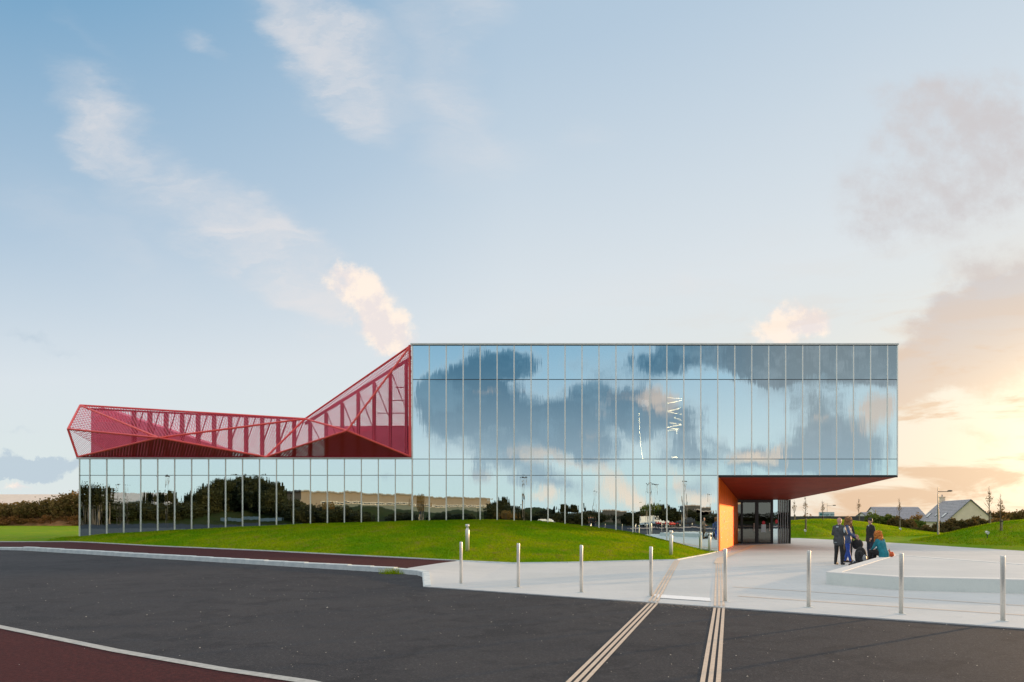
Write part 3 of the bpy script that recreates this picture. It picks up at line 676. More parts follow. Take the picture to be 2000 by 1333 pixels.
# ---------------------------------------------------------------- the building
YF = 40.2; SX = lambda p: (p-X0)*YF/FPX; SZ = lambda p: CZ+(Y0-p)*YF/FPX
B = empty('glass_building', 'long two storey building with mirror glass facade and red perforated roof screen', 'building', (0, 0, 0))
ZT, Z1, Z2, Z3 = SZ(674), SZ(741), SZ(896.5), SZ(928.3)
cols = [155, 175] + [175+33.16*k for k in range(1, 48)] + [1753]
cx = [SX(c) for c in cols]     # 50 lines, 49 bays;  index 20 is the step between wing and block
panes = {}
def pane_mesh(w, h, var, m):
    key = (round(w, 2), round(h, 2), var, m.name)
    if key in panes: return panes[key]
    b_ = MB(); nx, nz_ = 8, 10; r2 = random.Random(hash(var)*7+3)
    d = r2.choice([.0004, .0006, -.0003, .0008]); sk = r2.uniform(-.25, .25)
    for j in range(nz_+1):
        for i in range(nx+1):
            u = -1+2*i/nx; v = -1+2*j/nz_; y = -d*(1-u*u)*(1-.6*v*v)+d*sk*u*v
            b_.v.append((u*w/2, y, v*h/2))
    for j in range(nz_):
        for i in range(nx): a = j*(nx+1)+i; b_.f.append((a, a+1, a+nx+2, a+nx+1))
    panes[key] = b_.mesh('glass_pane', m, True); return panes[key]
def pane(x0, x1, z0, z1, m, i, Y=YF+.03):
    g_ = .012; r2 = random.Random(i*31+int(z0*10))
    link('glass_pane', pane_mesh(x1-x0-g_, z1-z0-g_, r2.randrange(4), m), B, ((x0+x1)/2, Y, (z0+z1)/2), (r2.gauss(0, .0006), 0, r2.gauss(0, .0012)))
iE = 38  # column line of the entrance corner (px 1402)
for i in range(49):
    x0, x1 = cx[i], cx[i+1]
    if i < 20:
        pane(x0, x1, Z3, Z2, M['glass'], i); pane(x0, x1, -.4, Z3, M['glass'], i)
    else:
        pane(x0, x1, Z1, ZT, M['glass_top'], i); pane(x0, x1, Z2, Z1, M['glass'], i); pane(x0, x1, Z3, Z2, M['glass_top'] if i >= 38 else M['glass'], i)
        if i < iE: pane(x0, x1, -.4, Z3, M['glass'], i)
print('entrance col', cx[iE], SX(1403))
def mull(x, z0, z1, w=.062):
    b_ = MB(); b_.box((x-w/2, YF-.012, z0), (x+w/2, YF+.02, z1)); b_.box((x-w/2-.008, YF+.021, z0), (x+w/2+.012, YF+.10, z1)); b_.build('mullion', M['mullion'], B)
for i in range(50):
    x = cx[i]
    if i < 20: mull(x, -.4, Z2-.01, .036 if i == 0 else .042)
    elif i <= iE: mull(x, -.4, ZT, .07 if i == 20 else .05)
    else: mull(x, Z3, ZT, .05)
def tran(x0, x1, z, h=.03, m='transom', y0=YF-.004, name='transom'):
    b_ = MB(); b_.box((x0, y0, z-h/2), (x1, YF+.022, z+h/2)); b_.build(name, M[m], B)
for i in range(49):
    a, b = cx[i]+.034, cx[i+1]-.034
    if i < 20: tran(a, b, Z3)
    else:
        for z in (Z1, Z2): tran(a, b, z)
        tran(a, b, Z3)
b_ = MB(); b_.box((cx[20]-.08, YF-.09, ZT+.002), (cx[49]+.04, YF+.5, ZT+.09)); b_.build('roof_coping', M['coping'], B)
b_ = MB(); b_.box((cx[20]-.05, YF-.03, ZT-.018), (cx[49], YF+.02, ZT)); b_.build('roof_shadow_gap', M['transom'], B)
b_ = MB(); b_.box((cx[0]-.1, YF-.10, Z2-.005), (cx[20]-.06, YF+.5, Z2+.085)); b_.build('wing_coping', M['coping'], B)
# body behind the glass
XR = SX(1753); XE = SX(1404.5)
def quadwall(name, pts, m): b_ = MB(); b_.add(pts, [tuple(range(len(pts)))]); return b_.build(name, M[m], B)
b_ = MB(); b_.box((cx[0]+.02, YF+.12, Z2-.25), (cx[20], 62, Z2-.02)); b_.build('wing_roof', M['cladding'], B)
b_ = MB(); b_.box((cx[0]-.02, YF+.12, -.6), (cx[0]+.1, 62, Z2-.26)); b_.build('side_wall', M['cladding'], B)
b_ = MB(); b_.box((cx[0]+.12, 47, -.6), (XE+.6, 47.15, Z2-.26)); b_.build('interior_wall', M['interior'], B)
b_ = MB(); b_.box((cx[0]+.12, 61.8, -.6), (cx[20], 62, Z2-.26)); b_.build('rear_wall', M['cladding'], B)
b_ = MB(); b_.box((cx[0]+.12, YF+.2, -.5), (XE-.1, 46.9, -.4)); b_.build('ground_floor', M['interior_floor'], B)
# upper block: a plan that tapers to the rear on the right
RP = [(cx[20]+.02, YF+.12), (XR-.04, YF+.12), (14.85, 51.3), (12.2, 62), (cx[20]+.02, 62)]
b_ = MB(); b_.prism(RP, ZT-.3, ZT-.01); b_.build('block_roof', M['cladding'], B)
b_ = MB(); b_.prism([RP[0], (XR-.1, YF+.12), (XR-1.5, 45.9), (cx[20]+.02, 45.9)], Z2-.35, Z2-.1); b_.build('upper_floor', M['interior_floor'], B)
b_ = MB(); b_.box((cx[20]+.1, 46, Z2-.1), (XR-1.9, 46.15, ZT-.31)); b_.build('interior_wall', M['interior'], B)
quadwall('side_wall', [(XR-.03, YF+.13, SZ(930)), (14.86, 51.3, 3.09), (14.86, 51.3, ZT-.3), (XR-.03, YF+.13, ZT-.3)], 'cladding')
quadwall('side_wall', [(14.86, 51.3, 3.09), (12.2, 62, 3.09), (12.2, 62, ZT-.3), (14.86, 51.3, ZT-.3)], 'cladding')
quadwall('side_wall', [(cx[20], YF+.13, Z2), (cx[20], 62, Z2), (cx[20], 62, ZT-.3), (cx[20], YF+.13, ZT-.3)], 'cladding')
b_ = MB(); b_.box((cx[20], 61.85, Z2), (12.2, 62, ZT-.3)); b_.build('rear_wall', M['cladding'], B)
# soffit, folded in two facets
ZS = SZ(932); ZB = 3.06
fl, fr_ = Vector((XE, YF+.05, ZS)), Vector((XR-.05, YF+.05, ZS)); bl, br = Vector((10.9, 51.3, ZB)), Vector((14.84, 51.3, ZB)); mid_ = fr_.lerp(br, .52)+Vector((0, 0, -.05))
def facet(pts, name, m, t=.06):
    pts = [Vector(p) for p in pts]; n = (pts[1]-pts[0]).cross(pts[2]-pts[0]).normalized()
    if n.z < 0: n = -n
    b_ = MB(); k = len(pts); b_.add(pts+[p+n*t for p in pts], [tuple(range(k))[::-1], tuple(range(k, 2*k))]+[(i, (i+1) % k, k+(i+1) % k, k+i) for i in range(k)])
    return b_.build(name, M[m], B)
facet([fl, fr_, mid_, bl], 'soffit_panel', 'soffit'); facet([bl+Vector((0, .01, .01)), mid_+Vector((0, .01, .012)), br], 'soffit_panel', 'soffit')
b_ = MB(); b_.box((XE-.02, YF-.02, ZS-.01), (XR, YF+.05, Z3-.02)); b_.build('soffit_edge_trim', M['dark_metal'], B)
# orange entrance wall in vertical panels
w0 = Vector((XE+.03, YF+.05)); w1 = Vector((10.9, 51.3)); dv = (w1-w0)/4
nrm = Vector((dv.y, -dv.x)).normalized()
for i in range(4):
    a = w0+dv*i; b = w0+dv*(i+.997)
    za, zb = [ZS+(ZB-ZS)*((q.y-YF)/(51.3-YF))-.01 for q in (a, b)]
    b_ = MB(); t_ = -nrm*.08
    vs = [(a.x, a.y, -.5), (b.x, b.y, -.5), (b.x, b.y, zb), (a.x, a.y, za)]; vs += [(v[0]+t_.x, v[1]+t_.y, v[2]) for v in vs]
    b_.add(vs, [(0, 1, 2, 3), (7, 6, 5, 4), (0, 4, 5, 1), (1, 5, 6, 2), (2, 6, 7, 3), (3, 7, 4, 0)]); b_.build('cladding_panel', M['orange_wall'], B)
# printed scratchy tall characters on the wall
b_ = MB(); r2 = random.Random(5)
def stroke(s0, z0, s1, z1, w=.05):
    a = w0+dv*4*s0+nrm*.006; c = w0+dv*4*s1+nrm*.006; L = (dv*4).length
    du = (s1-s0)*L; dz_ = z1-z0; ln = math.hypot(du, dz_); ox, oz = -dz_/ln*w/2, du/ln*w/2; ox_ = ox/L
    P4 = []
    for (s_, z_, k) in ((s0, z0, 1), (s1, z1, 1), (s1, z1, -1), (s0, z0, -1)):
        q = w0+dv*4*(s_+k*ox_)+nrm*.006; P4.append((q.x, q.y, z_+k*oz))
    b_.add(P4, [(0, 1, 2, 3)])
for c_ in range(13):
    s_ = .07+.07*c_; z = 2.35-r2.uniform(0, .3); zend = r2.uniform(.3, .9)
    while z > zend:
        h = r2.uniform(.28, .5); w_ = .03; k = r2.randrange(6)
        if k == 0: stroke(s_, z, s_+w_, z-h); stroke(s_+w_, z, s_, z-h)
        elif k == 1: stroke(s_, z, s_, z-h); stroke(s_, z-h/2, s_+w_, z-h/2)
        elif k == 2: stroke(s_, z-h, s_+w_/2, z); stroke(s_+w_/2, z, s_+w_, z-h)
        elif k == 3: stroke(s_, z, s_, z-h); stroke(s_, z, s_+w_, z-h); stroke(s_+w_, z, s_+w_, z-h)
        elif k == 4: stroke(s_+w_/2, z, s_+w_/2, z-h)
        else: stroke(s_, z, s_+w_, z-h*.5); stroke(s_+w_, z-h*.5, s_, z-h)
        z -= h+.08
b_.build('wall_print', M['wall_print'], B)
# door wall at the back of the recess
YD = 51.3; DX = lambda p: (p-X0)*YD/FPX
zf = -.26
def dbox(p0, p1, z0, z1, name, m, y0=YD, y1=YD+.12): b_ = MB(); b_.box((DX(p0), y0, z0), (DX(p1), y1, z1)); return b_.build(name, M[m], B)
for a, b in ((1447, 1451), (1475, 1481.5), (1505.5, 1509.8)): dbox(a, b, zf, 2.85, 'door_post', 'dark_metal')
dbox(1441.5, 1509.8, 2.85, 3.05, 'door_head', 'dark_metal'); dbox(1447, 1509.8, zf-.04, zf+.12, 'door_threshold', 'dark_metal', YD-.02, YD+.13)
for a, b in ((1441.5, 1447), (1451, 1475), (1481.5, 1505.5)):
    b_ = MB(); b_.box((DX(a), YD+.05, zf+.12), (DX(b), YD+.07, 2.85)); dd = b_.build('door' if a > 1450 else 'glass_pane', M['glass_door'], B)
    if a > 1450:
        h_ = MB(); xh = DX(b)-.10; h_.tube((xh, YD-.03, .7), (xh, YD-.03, 1.3), .018); h_.tube((xh, YD-.03, .75), (xh, YD+.05, .75), .01); h_.tube((xh, YD-.03, 1.25), (xh, YD+.05, 1.25), .01)
        hh = h_.build('handle', M['steel'], dd)
b_ = MB(); b_.box((DX(1510.3), YD+.02, zf), (DX(1519), YD+.04, 3.05)); b_.build('glass_pane', M['glass'], B)
for k in range(5):
    a = 1520+4.6*k; b_ = MB(); b_.box((DX(a)+.02, YD+.02+.03*k, zf), (DX(a+4.6), YD+.04+.03*k, 3.05)); b_.build('glass_pane', M['glass_door'], B)
    b_ = MB(); b_.box((DX(a)-.02, YD-.01, zf), (DX(a)+.02, YD+.13+.03*k, 3.05)); b_.build('thin_post', M['lamp_grey'], B)
dbox(1542.5, 1544.5, zf, 3.05, 'corner_post', 'dark_metal', YD, YD+.3)
dbox(1441.5, 1510, 3.0, 3.055, 'head_trim', 'dark_metal', YD-.03, YD)
b_ = MB(); b_.box((DX(1442), YD+.16, 2.72), (DX(1448.5), YD+.4, 2.9)); b_.build('ceiling_lamp', M['led_soft'], B)
b_ = MB(); b_.bar((DX(1449), YD+1.2, 1.75), (DX(1512), YD+1.2, .55), .08, .16); b_.bar((DX(1460), YD+1.25, .9), (DX(1480), YD+1.25, .35), .05, .12); b_.bar((DX(1462), YD+1.3, 1.9), (DX(1475), YD+1.3, 2.9), .05, .12); b_.build('stair_rail', M['dark_metal'], B)
b_ = MB(); b_.box((DX(1465), YD+1.6, .5), (DX(1473), YD+1.7, 2.5)); b_.build('interior_panel', M['soffit'], B)
b_ = MB(); b_.box((DX(1487), YD+.03, .62), (DX(1496), YD+.045, 1.2)); po = b_.build('poster', M['board'], B)
b_ = MB(); b_.ell((DX(1491.5), YD+.03, 1.33), (.12, .012, .14), 14, 8); b_.build('red_sign', mat('red_sign', (.7, .02, .04), .4), B)
b_ = MB(); b_.ell((DX(1516.5), YD+.0, 1.42), (.10, .012, .16), 14, 8); b_.build('red_sign', bpy.data.materials['red_sign'], B)
b_ = MB(); b_.box((14.7, YD+.32, zf-.2), (14.82, 62, 3.05)); b_.build('side_wall', M['cladding'], B)
b_ = MB(); b_.box((10.9, 58, zf-.2), (14.7, 58.1, 3.05)); b_.build('interior_wall', M['interior'], B)
b_ = MB(); b_.box((10.9, YD+.13, 3.06), (14.8, 62, 3.12)); b_.build('interior_ceiling', M['interior'], B)
b_ = MB(); b_.box((10.8, YD+.13, -.35), (14.7, 61.9, -.27)); b_.build('interior_floor', M['interior_floor'], B)
b_ = MB(); b_.box((10.75, YD+.05, -.3), (10.89, 62, 3.05)); b_.build('interior_wall', M['interior'], B)
# lights seen through the glass
YI = 43.2
def tube_px(x0, y0, x1, y1, r=.02, m='led'): b_ = MB(); b_.tube(px(x0, y0, YI), px(x1, y1, YI), r); b_.build('light_tube', M[m], B)
for s_ in ((1304, 776.5, 1331, 779), (1304, 788, 1331, 782), (1304, 803, 1330, 797), (1304, 804, 1331, 809.5), (1316, 815, 1331, 821), (1308, 825.5, 1331, 829), (1304, 834, 1331, 829.5), (1304, 835, 1327, 838), (1304, 841, 1327, 838), (1320, 838, 1322, 847),
           (1248, 807, 1249.5, 847), (1249.5, 847, 1252, 872), (1252, 872, 1255, 896)): tube_px(*s_)
tube_px(1312, 893, 1323, 893, .04)
b_ = MB(); a = px(1253.5, 793, YI); c = px(1266.5, 780.5, YI); b_.box((a.x, YI, a.z), (c.x, YI+.3, c.z)); b_.build('wall_unit', M['white_box'], B)

# ---------------------------------------------------------------- red folded screen on the wing
N = {'A': px(157, 791.5, 43.2), 'B': px(133, 838, 40.0), 'C': px(151.5, 892.5, 40.3), 'D': px(310, 855, 38.2), 'K': px(596, 818, 42.6), 'F': px(520, 892.5, 40.25), 'G': px(678, 841, 38.2), 'H': px(802, 675, 40.5), 'I': px(803, 892.5, 40.25)}
scr = bpy.data.objects.new('roof_screen', None); C.objects.link(scr); scr.parent = B; scr['label'] = 'red perforated metal screen folded over the low wing'
def tri(ks, m='perf'):
    pts = [N[k] if isinstance(k, str) else Vector(k) for k in ks]
    b_ = MB(); b_.add(pts, [tuple(range(len(pts)))]); b_.build('mesh_panel', M[m], scr)
for t in ('ABD', 'BCD', 'ADK', 'DFK', 'KFG', 'KGH', 'GIH'): tri(t)
tri([N['C'], N['F'], N['D']], 'perf_shaded'); tri([N['F'], N['I'], N['G']], 'perf_shaded')
def back(k, Y, z=5.25): return Vector((N[k].x*1.0, Y, z))
tri([N['A'], N['K'], back('K', 48.5), back('A', 48.5)]); tri([N['K'], N['H'], Vector((N['H'].x, 48.5, 5.25)), back('K', 48.5)]); tri([N['B'], N['A'], back('A', 48.5), Vector((N['B'].x+.4, 45.5, 5.25))])
def rtube(a, b, r=.06, m='red_tube', name='frame_tube'):
    b_ = MB(); b_.tube(a, b, r, n=8); return b_.build(name, M[m], scr)
for s_ in ('AB', 'BC', 'BD', 'AD', 'CD', 'DK', 'DF', 'FK', 'KG', 'FG', 'GI', 'GH', 'KH', 'AK'): rtube(N[s_[0]], N[s_[1]])
rtube(N['H']+Vector((-.03, -.1, 0)), N['I']+Vector((-.03, -.1, 0)), .075)
b_ = MB(); b_.box((N['C'].x, YF+.02, Z2+.086), (cx[20]-.1, YF+.14, Z2+.17)); b_.build('base_rail', M['red_dark'], scr)
def ridge_z(x):
    for a, b in (('A', 'K'), ('K', 'H')):
        if N[a].x <= x <= N[b].x: t = (x-N[a].x)/(N[b].x-N[a].x); return N[a].z+(N[b].z-N[a].z)*t, N[a].y+(N[b].y-N[a].y)*t
    return N['H'].z, N['H'].y
x = cx[0]+.6+1.0; k = 0
while x < cx[20]-.4:
    zr, yr = ridge_z(x+.3*0); zr = CZ+(zr-CZ)*42.6/yr
    top = zr-.12 if x < N['K'].x else zr-.42
    b_ = MB(); b_.box((x-.08, 42.5, Z2-.02), (x+.08, 42.75, top)); b_.build('post', M['red_dark'], scr)
    # light diagonal stays
    z2, _ = ridge_z(x+.95)
    if x < N['K'].x:
        rtube(Vector((x+.12, 42.6, (top+Z2)/2)), Vector((x+.62, 42.55, top-.05)), .035, 'red_dark', 'stay')
        rtube(Vector((x+.15, 42.2, (top+Z2)/2)), Vector((x+.55, 41.6, Z2+.05)), .035, 'red_dark', 'stay')
    else:
        rtube(Vector((x+.1, 42.6, top-.1)), Vector((x+.9, 42.55, max(Z2+.9, top-2.1))), .03, 'red_dark', 'stay')
        rtube(Vector((x+.1, 42.2, Z2+1.0)), Vector((x+.45, 41.6, Z2+.05)), .035, 'red_dark', 'stay')
    x += 1.0; k += 1
kz = CZ+(N['K'].z-CZ)*42.6/42.0; hz_ = CZ+(N['H'].z-CZ)*42.6/40.5
b_ = MB(); b_.bar((N['K'].x, 42.6, kz-.4), (N['H'].x-.2, 42.6, hz_-.55), .14, .16); b_.build('top_rail', M['red_dark'], scr)
b_ = MB(); b_.bar((N['A'].x+.9, 42.6, N['A'].z-.32), (N['K'].x, 42.6, kz-.14), .1, .1); b_.build('top_rail', M['red_dark'], scr)
for q in range(6):
    py = 706+25.2*q; a = px(802, py, 42.2); 
    xl = interp(-a.z, [(-N['H'].z, N['H'].x), (-N['G'].z, N['G'].x-.8)])
    b_ = MB(); b_.bar((max(xl, N['G'].x-1.2)+.1, 42.25, a.z), (a.x-.4, 42.25, a.z), .05, .05); b_.build('cross_rail', M['red_dark'], scr)
a = px(638, 832, 44.5); b_ = MB(); b_.box((a.x, 44.5, Z2-.02), (cx[20]-.02, 47, a.z)); b_.build('plant_room', M['red_panel'], B)
b_ = MB(); pts = [px(178, 893, 44.5), px(425, 893, 44.5), px(425, 872, 44.5), px(200, 796, 44.5), px(178, 800, 44.5)]
b_.add(pts+[p+Vector((0, 1.5, 0)) for p in pts], [(0, 1, 2, 3, 4), (9, 8, 7, 6, 5)]+[(i, (i+1) % 5, 5+(i+1) % 5, 5+i) for i in range(5)]); b_.build('stair_housing', M['red_panel'], B)

# ---------------------------------------------------------------- bollards
BP = [(-3.47, 17.95), (-1.86, 17.0), (-.27, 15.87), (1.28, 15.05), (2.74, 14.14), (4.19, 13.26), (5.57, 12.34), (6.9, 11.49)]
BL = ['slim steel bollard leftmost of the row, beside the light bollard on the grass', 'slim steel bollard second from left on the plaza edge', 'slim steel bollard third from left on the plaza edge', 'slim steel bollard at the left end of the white bar',
      'slim steel bollard at the right end of the white bar', 'slim steel bollard midway between the white bar and the concrete platform', 'slim steel bollard standing before the left part of the concrete platform', 'slim steel bollard nearest the camera, rightmost of the row']
def bollard():
    r_ = empty('bollard', '', 'bollard', group='slim steel bollards along the plaza edge')
    b_ = MB(); b_.lathe([(.038, 0), (.038, 1.085), (.036, 1.095), (.030, 1.1)], 24); b_.build('post', M['steel'], r_, True)
    b_ = MB(); b_.lathe([(.095, 0), (.095, .006), (.05, .009)], 24); b_.build('base_ring', M['kerb'], r_); return r_
b0 = bollard()
for i, (x, y) in enumerate(BP):
    o = b0 if i == 0 else copy_tree(b0); o.location = (x, y, plaza_z(x, y)+.001); o['label'] = BL[i]; o.rotation_euler = (rng.normal(0, .004), rng.normal(0, .004), 0)
def light_bollard():
    r_ = empty('light_bollard', '', 'bollard light', group='stout light bollards beside the grass')
    b_ = MB(); b_.lathe([(.08, -.1), (.08, .84), (.075, .86), (.045, .93)], 20); b_.build('post', M['steel'], r_, True)
    b_ = MB(); b_.lathe([(.044, .931), (.044, .985)], 16); b_.build('lens', M['white_plastic'], r_, True)
    b_ = MB(); b_.lathe([(.078, .986), (.08, 1.0), (.08, 1.07), (.072, 1.08)], 20); b_.build('cap', M['steel'], r_, True); return r_
l0 = light_bollard()
for i, (x, y, lab) in enumerate([((913-X0)*27.6/FPX, 27.6, 'stout steel light bollard standing in the grass behind the leftmost bollard'), ((1310.5-X0)*29.9/FPX, 29.9, 'stout steel light bollard at the right tip of the grass'), ((1386-X0)*38.6/FPX, 38.6, 'stout steel light bollard close to the glass beside the orange wall')]):
    o = l0 if i == 0 else copy_tree(l0); o.location = (x, y, mound_z(x, y) if x < 6 else -.22); o['label'] = lab

# ---------------------------------------------------------------- concrete platform
PLAT = [(6.08, 17.8), (7.36, 16.35), (9.86, 15.6), (15.5, 14.6), (18.5, 17.5), (13.4, 20.5), (11.5, 26.5)]
pr = empty('concrete_platform', 'low pale concrete seating platform behind the right bollards', 'platform')
b_ = MB(); b_.prism(PLAT, -.25, .30); b_.build('plinth', M['plinth'], pr)
cxm = sum(p[0] for p in PLAT)/7; cym = sum(p[1] for p in PLAT)/7
def inset(poly, d):
    n = len(poly); out = []
    for i in range(n):
        p0, p1, p2 = Vector(poly[i-1]), Vector(poly[i]), Vector(poly[(i+1) % n]); e1 = (p1-p0).normalized(); e2 = (p2-p1).normalized()
        n1 = Vector((-e1.y, e1.x)); n2 = Vector((-e2.y, e2.x)); bb = (n1+n2).normalized(); out.append(tuple(p1+bb*d/max(.3, bb.dot(n1))))
    return out
sgn = 1 if sum(PLAT[i-1][0]*PLAT[i][1]-PLAT[i][0]*PLAT[i-1][1] for i in range(7)) > 0 else -1
INS = inset(PLAT, .34*sgn)
b_ = MB()
for i in range(7):
    j = (i+1) % 7; a, b, c, d = PLAT[i], PLAT[j], INS[j], INS[i]
    b_.add([(a[0], a[1], .301), (b[0], b[1], .301), (c[0], c[1], .301), (d[0], d[1], .301), (a[0], a[1], .322), (b[0], b[1], .322), (c[0], c[1], .322), (d[0], d[1], .322)], [(4, 5, 6, 7), (0, 1, 5, 4), (2, 3, 7, 6)])
b_.build('rim', M['rim'], pr)
b_ = MB(); b_.add([(x, y, .312) for x, y in INS], [tuple(range(7))]); b_.build('top_slab', M['concrete'], pr)

# ---------------------------------------------------------------- vegetation helpers
def leafcloud(name, n, lobes, size, m, seed=0, flat=.0):
    r_ = np.random.default_rng(seed); L = np.array(lobes, float); wts = L[:, 3]*L[:, 4]*L[:, 5]; wts = wts**(2/3); wts /= wts.sum()
    k = r_.choice(len(L), n, p=wts); d = r_.normal(size=(n, 3)); d /= np.linalg.norm(d, axis=1)[:, None]
    rad = r_.uniform(.35, 1, n)**.45*(1+.16*r_.normal(size=n)*(r_.uniform(size=n) < .25))
    c = L[k, :3]+d*rad[:, None]*L[k, 3:6]
    a = r_.normal(size=(n, 3)); a /= np.linalg.norm(a, axis=1)[:, None]; b = np.cross(a, r_.normal(size=(n, 3))); b /= np.linalg.norm(b, axis=1)[:, None]
    s = size*r_.lognormal(0, .35, n)[:, None]
    v = np.stack([c-a*s, c+b*s*.55, c+a*s, c-b*s*.55], 1)
    return npmesh(name, v.reshape(-1, 3), np.arange(4*n).reshape(-1, 4), m, 4)
def bushlobes(w, d, h, n, seed, lo=.25):
    r_ = random.Random(seed); out = []
    for i in range(n):
        x = r_.uniform(-1, 1)*w/2*.8; y = r_.uniform(-1, 1)*d/2*.8; hh = h*r_.uniform(.55, .8)*(1-.25*abs(x)/(w/2))
        out.append((x, y, hh*r_.uniform(.45, .8), w*.22*r_.uniform(.7, 1.4), d*.25, hh*.45))
    return out
def foliage_thing(name, label, cat, loc, mesh, part='foliage', trunk=None, group=None, rz=0, sc=1.):
    o = empty(name, label, cat, loc, rz, group); o.scale = (sc,)*3 if not isinstance(sc, tuple) else sc
    link(part, mesh, o)
    if trunk: link('trunk', trunk, o)
    return o

# hedge bank at the left
hb = MB(); xs_ = np.linspace(-170, -40, 90)
for x in xs_:
    w_ = .5*math.sin(x*.4)+.35*math.sin(x*1.7)
    for (yy, zz) in ((104+w_, .1), (105.5+w_*.6, 1.1), (107, 2.0), (110, 2.7), (116, 2.9), (125, 2.0)): hb.v.append((x, yy+.5*mnoise.noise(Vector((x*.6, yy, 1))), zz+.35*mnoise.noise(Vector((x*.5, yy*.5, 0)))))
for i in range(89):
    for j in range(5): a = i*6+j; hb.f.append((a, a+6, a+7, a+1))
struct(hb.build('earth_bank', M['soil'], None, True), label='brown earth bank left of the glass building')
hl = []
r_ = random.Random(3)
for i in range(75):
    x = -100+i*.42+r_.uniform(-.3, .3); t = (x+100)/31
    h = interp(x, [(-100, 2.0), (-92, 2.1), (-86, 2.6), (-82, 4.0), (-80, 4.1), (-76, 3.3), (-70, 3.2)])
    hl.append((x, 107+r_.uniform(-1.2, 1.8), 1.9+h*.35, 1.3, 1.6, h*.62*r_.uniform(.75, 1.1)))
M['leaf_hedge'] = leaf_mat('wild_hedge_leaves', (.34, .20, .07), (.15, .12, .035), .4)
o = link('hedge', leafcloud('hedge', 26000, hl, .17, M['leaf_hedge'], 3)); tag(o, 'wild brown green hedge growing along the earth bank at the left', 'hedge')
bl_ = []
for i in range(60):
    x = -101+i*.55; bl_.append((x, 104.8+r_.uniform(-.5, 1), .6+r_.uniform(0, 1.2), .8, .5, .4))
M['leaf_dry'] = leaf_mat('dry_scrub_leaves', (.42, .18, .06), (.24, .13, .04), .35)
o = link('scrub', leafcloud('scrub', 9000, bl_, .11, M['leaf_dry'], 4)); struct(o, 'stuff', 'dry orange scrub on the face of the earth bank')
h_ = empty('low_house', 'low white house roof just showing above the hedge at the far left', 'house', (-118, 135, 0))
b_ = MB(); b_.box((-14, 0, -.6), (14, 8, 4.2)); b_.build('wall', M['white_wall'], h_)
b_ = MB(); b_.add([(-14.5, -.5, 4.2), (14.5, -.5, 4.2), (14.5, 4, 6.4), (-14.5, 4, 6.4), (14.5, 8.5, 4.2), (-14.5, 8.5, 4.2)], [(0, 1, 2, 3), (3, 2, 4, 5), (0, 3, 5), (1, 4, 2), (0, 5, 4, 1)]); b_.build('roof', M['render'], h_)

# bushes and hedges at right
def bush(px0, px1, ytop, Y, m, label, n, seed, name='bush', size=.13, zb=-.6, group=None):
    a = (px0-X0)*Y/FPX; b = (px1-X0)*Y/FPX; top = CZ+(Y0-ytop)*Y/FPX; w = b-a; h = top-zb
    me_ = leafcloud(name, n, bushlobes(w, max(2.5, w*.5), h*1.2, 18, seed), size, M[m], seed)
    o = empty(name, label, 'bush', ((a+b)/2, Y, zb), 0, group); link('foliage', me_, o)
    b_ = MB(); r2 = random.Random(seed)
    for i in range(5): b_.tube((0, 0, 0), (r2.uniform(-w*.3, w*.3), r2.uniform(-.6, .6), h*.6), .05, .02, 5)
    b_.build('stem', M['trunk'], o); return o
bush(1696, 1722, 1001, 88, 'leaf_green', 'round green bush left of the wide bush before the far slate roofs', 3500, 11)
bush(1710, 1772, 1004, 86, 'leaf_green', 'wide leafy green bush below the far slate roofs', 9000, 12)
bush(1738, 1786, 1010, 84, 'leaf_brown', 'dark brown bush at the right foot of the wide green bush', 5000, 13)
bush(1782, 1834, 1027, 78, 'leaf_brown', 'low brown bush beside the tall street lamp, left of it', 5000, 14)
bush(1830, 1862, 1018, 80, 'leaf_brown', 'brown bush just right of the tall street lamp', 4500, 15)
bush(1856, 1900, 1009, 82, 'leaf_brown', 'brown hedge bush under the cream gable, left half', 6000, 16)
bush(1890, 1940, 1007, 84, 'leaf_brown', 'brown hedge bush under the cream gable, right half', 6000, 17)
bush(1935, 1975, 1010, 76, 'leaf_bronze', 'bronze bush between the two young trees at the right', 4500, 18)
bush(1960, 2040, 1014, 74, 'leaf_green', 'low green bush at the right edge behind the mound', 5000, 19)
bush(1925, 1985, 996, 130, 'leaf_bronze', 'hazy bronze hedge far behind the two young trees', 7000, 20, size=.2)
bush(1975, 2060, 990, 125, 'leaf_bronze', 'tall hazy bronze thicket at the far right edge', 9000, 21, size=.2)
bush(1780, 1806, 1000, 115, 'leaf_bronze', 'thin bare shrub left of the house with rooflights', 1200, 22, size=.12)
bush(1545, 1600, 1005, 140, 'leaf_bronze', 'low bronze shrubs behind the grey fence at its left', 2200, 23, size=.2)
bush(1765, 1800, 1012, 100, 'leaf_green', 'small green bush in the dip between the mounds', 3000, 24)

# fence in panels
fe = empty('grey_fence', 'long dark grey panel fence behind the grass mounds', 'fence')
for i in range(7):
    x = (1520-X0)*98/FPX+i*2.5; b_ = MB(); b_.box((x, 98, -1.), (x+2.42, 98.06, CZ+(Y0-1008.3)*98/FPX+.004*((i*7) % 5))); b_.build('fence_panel', M['fence'], fe)
    b_ = MB(); b_.box((x+2.42, 97.97, -1), (x+2.5, 98.09, 1.92)); b_.build('fence_post', M['lamp_dark'], fe)
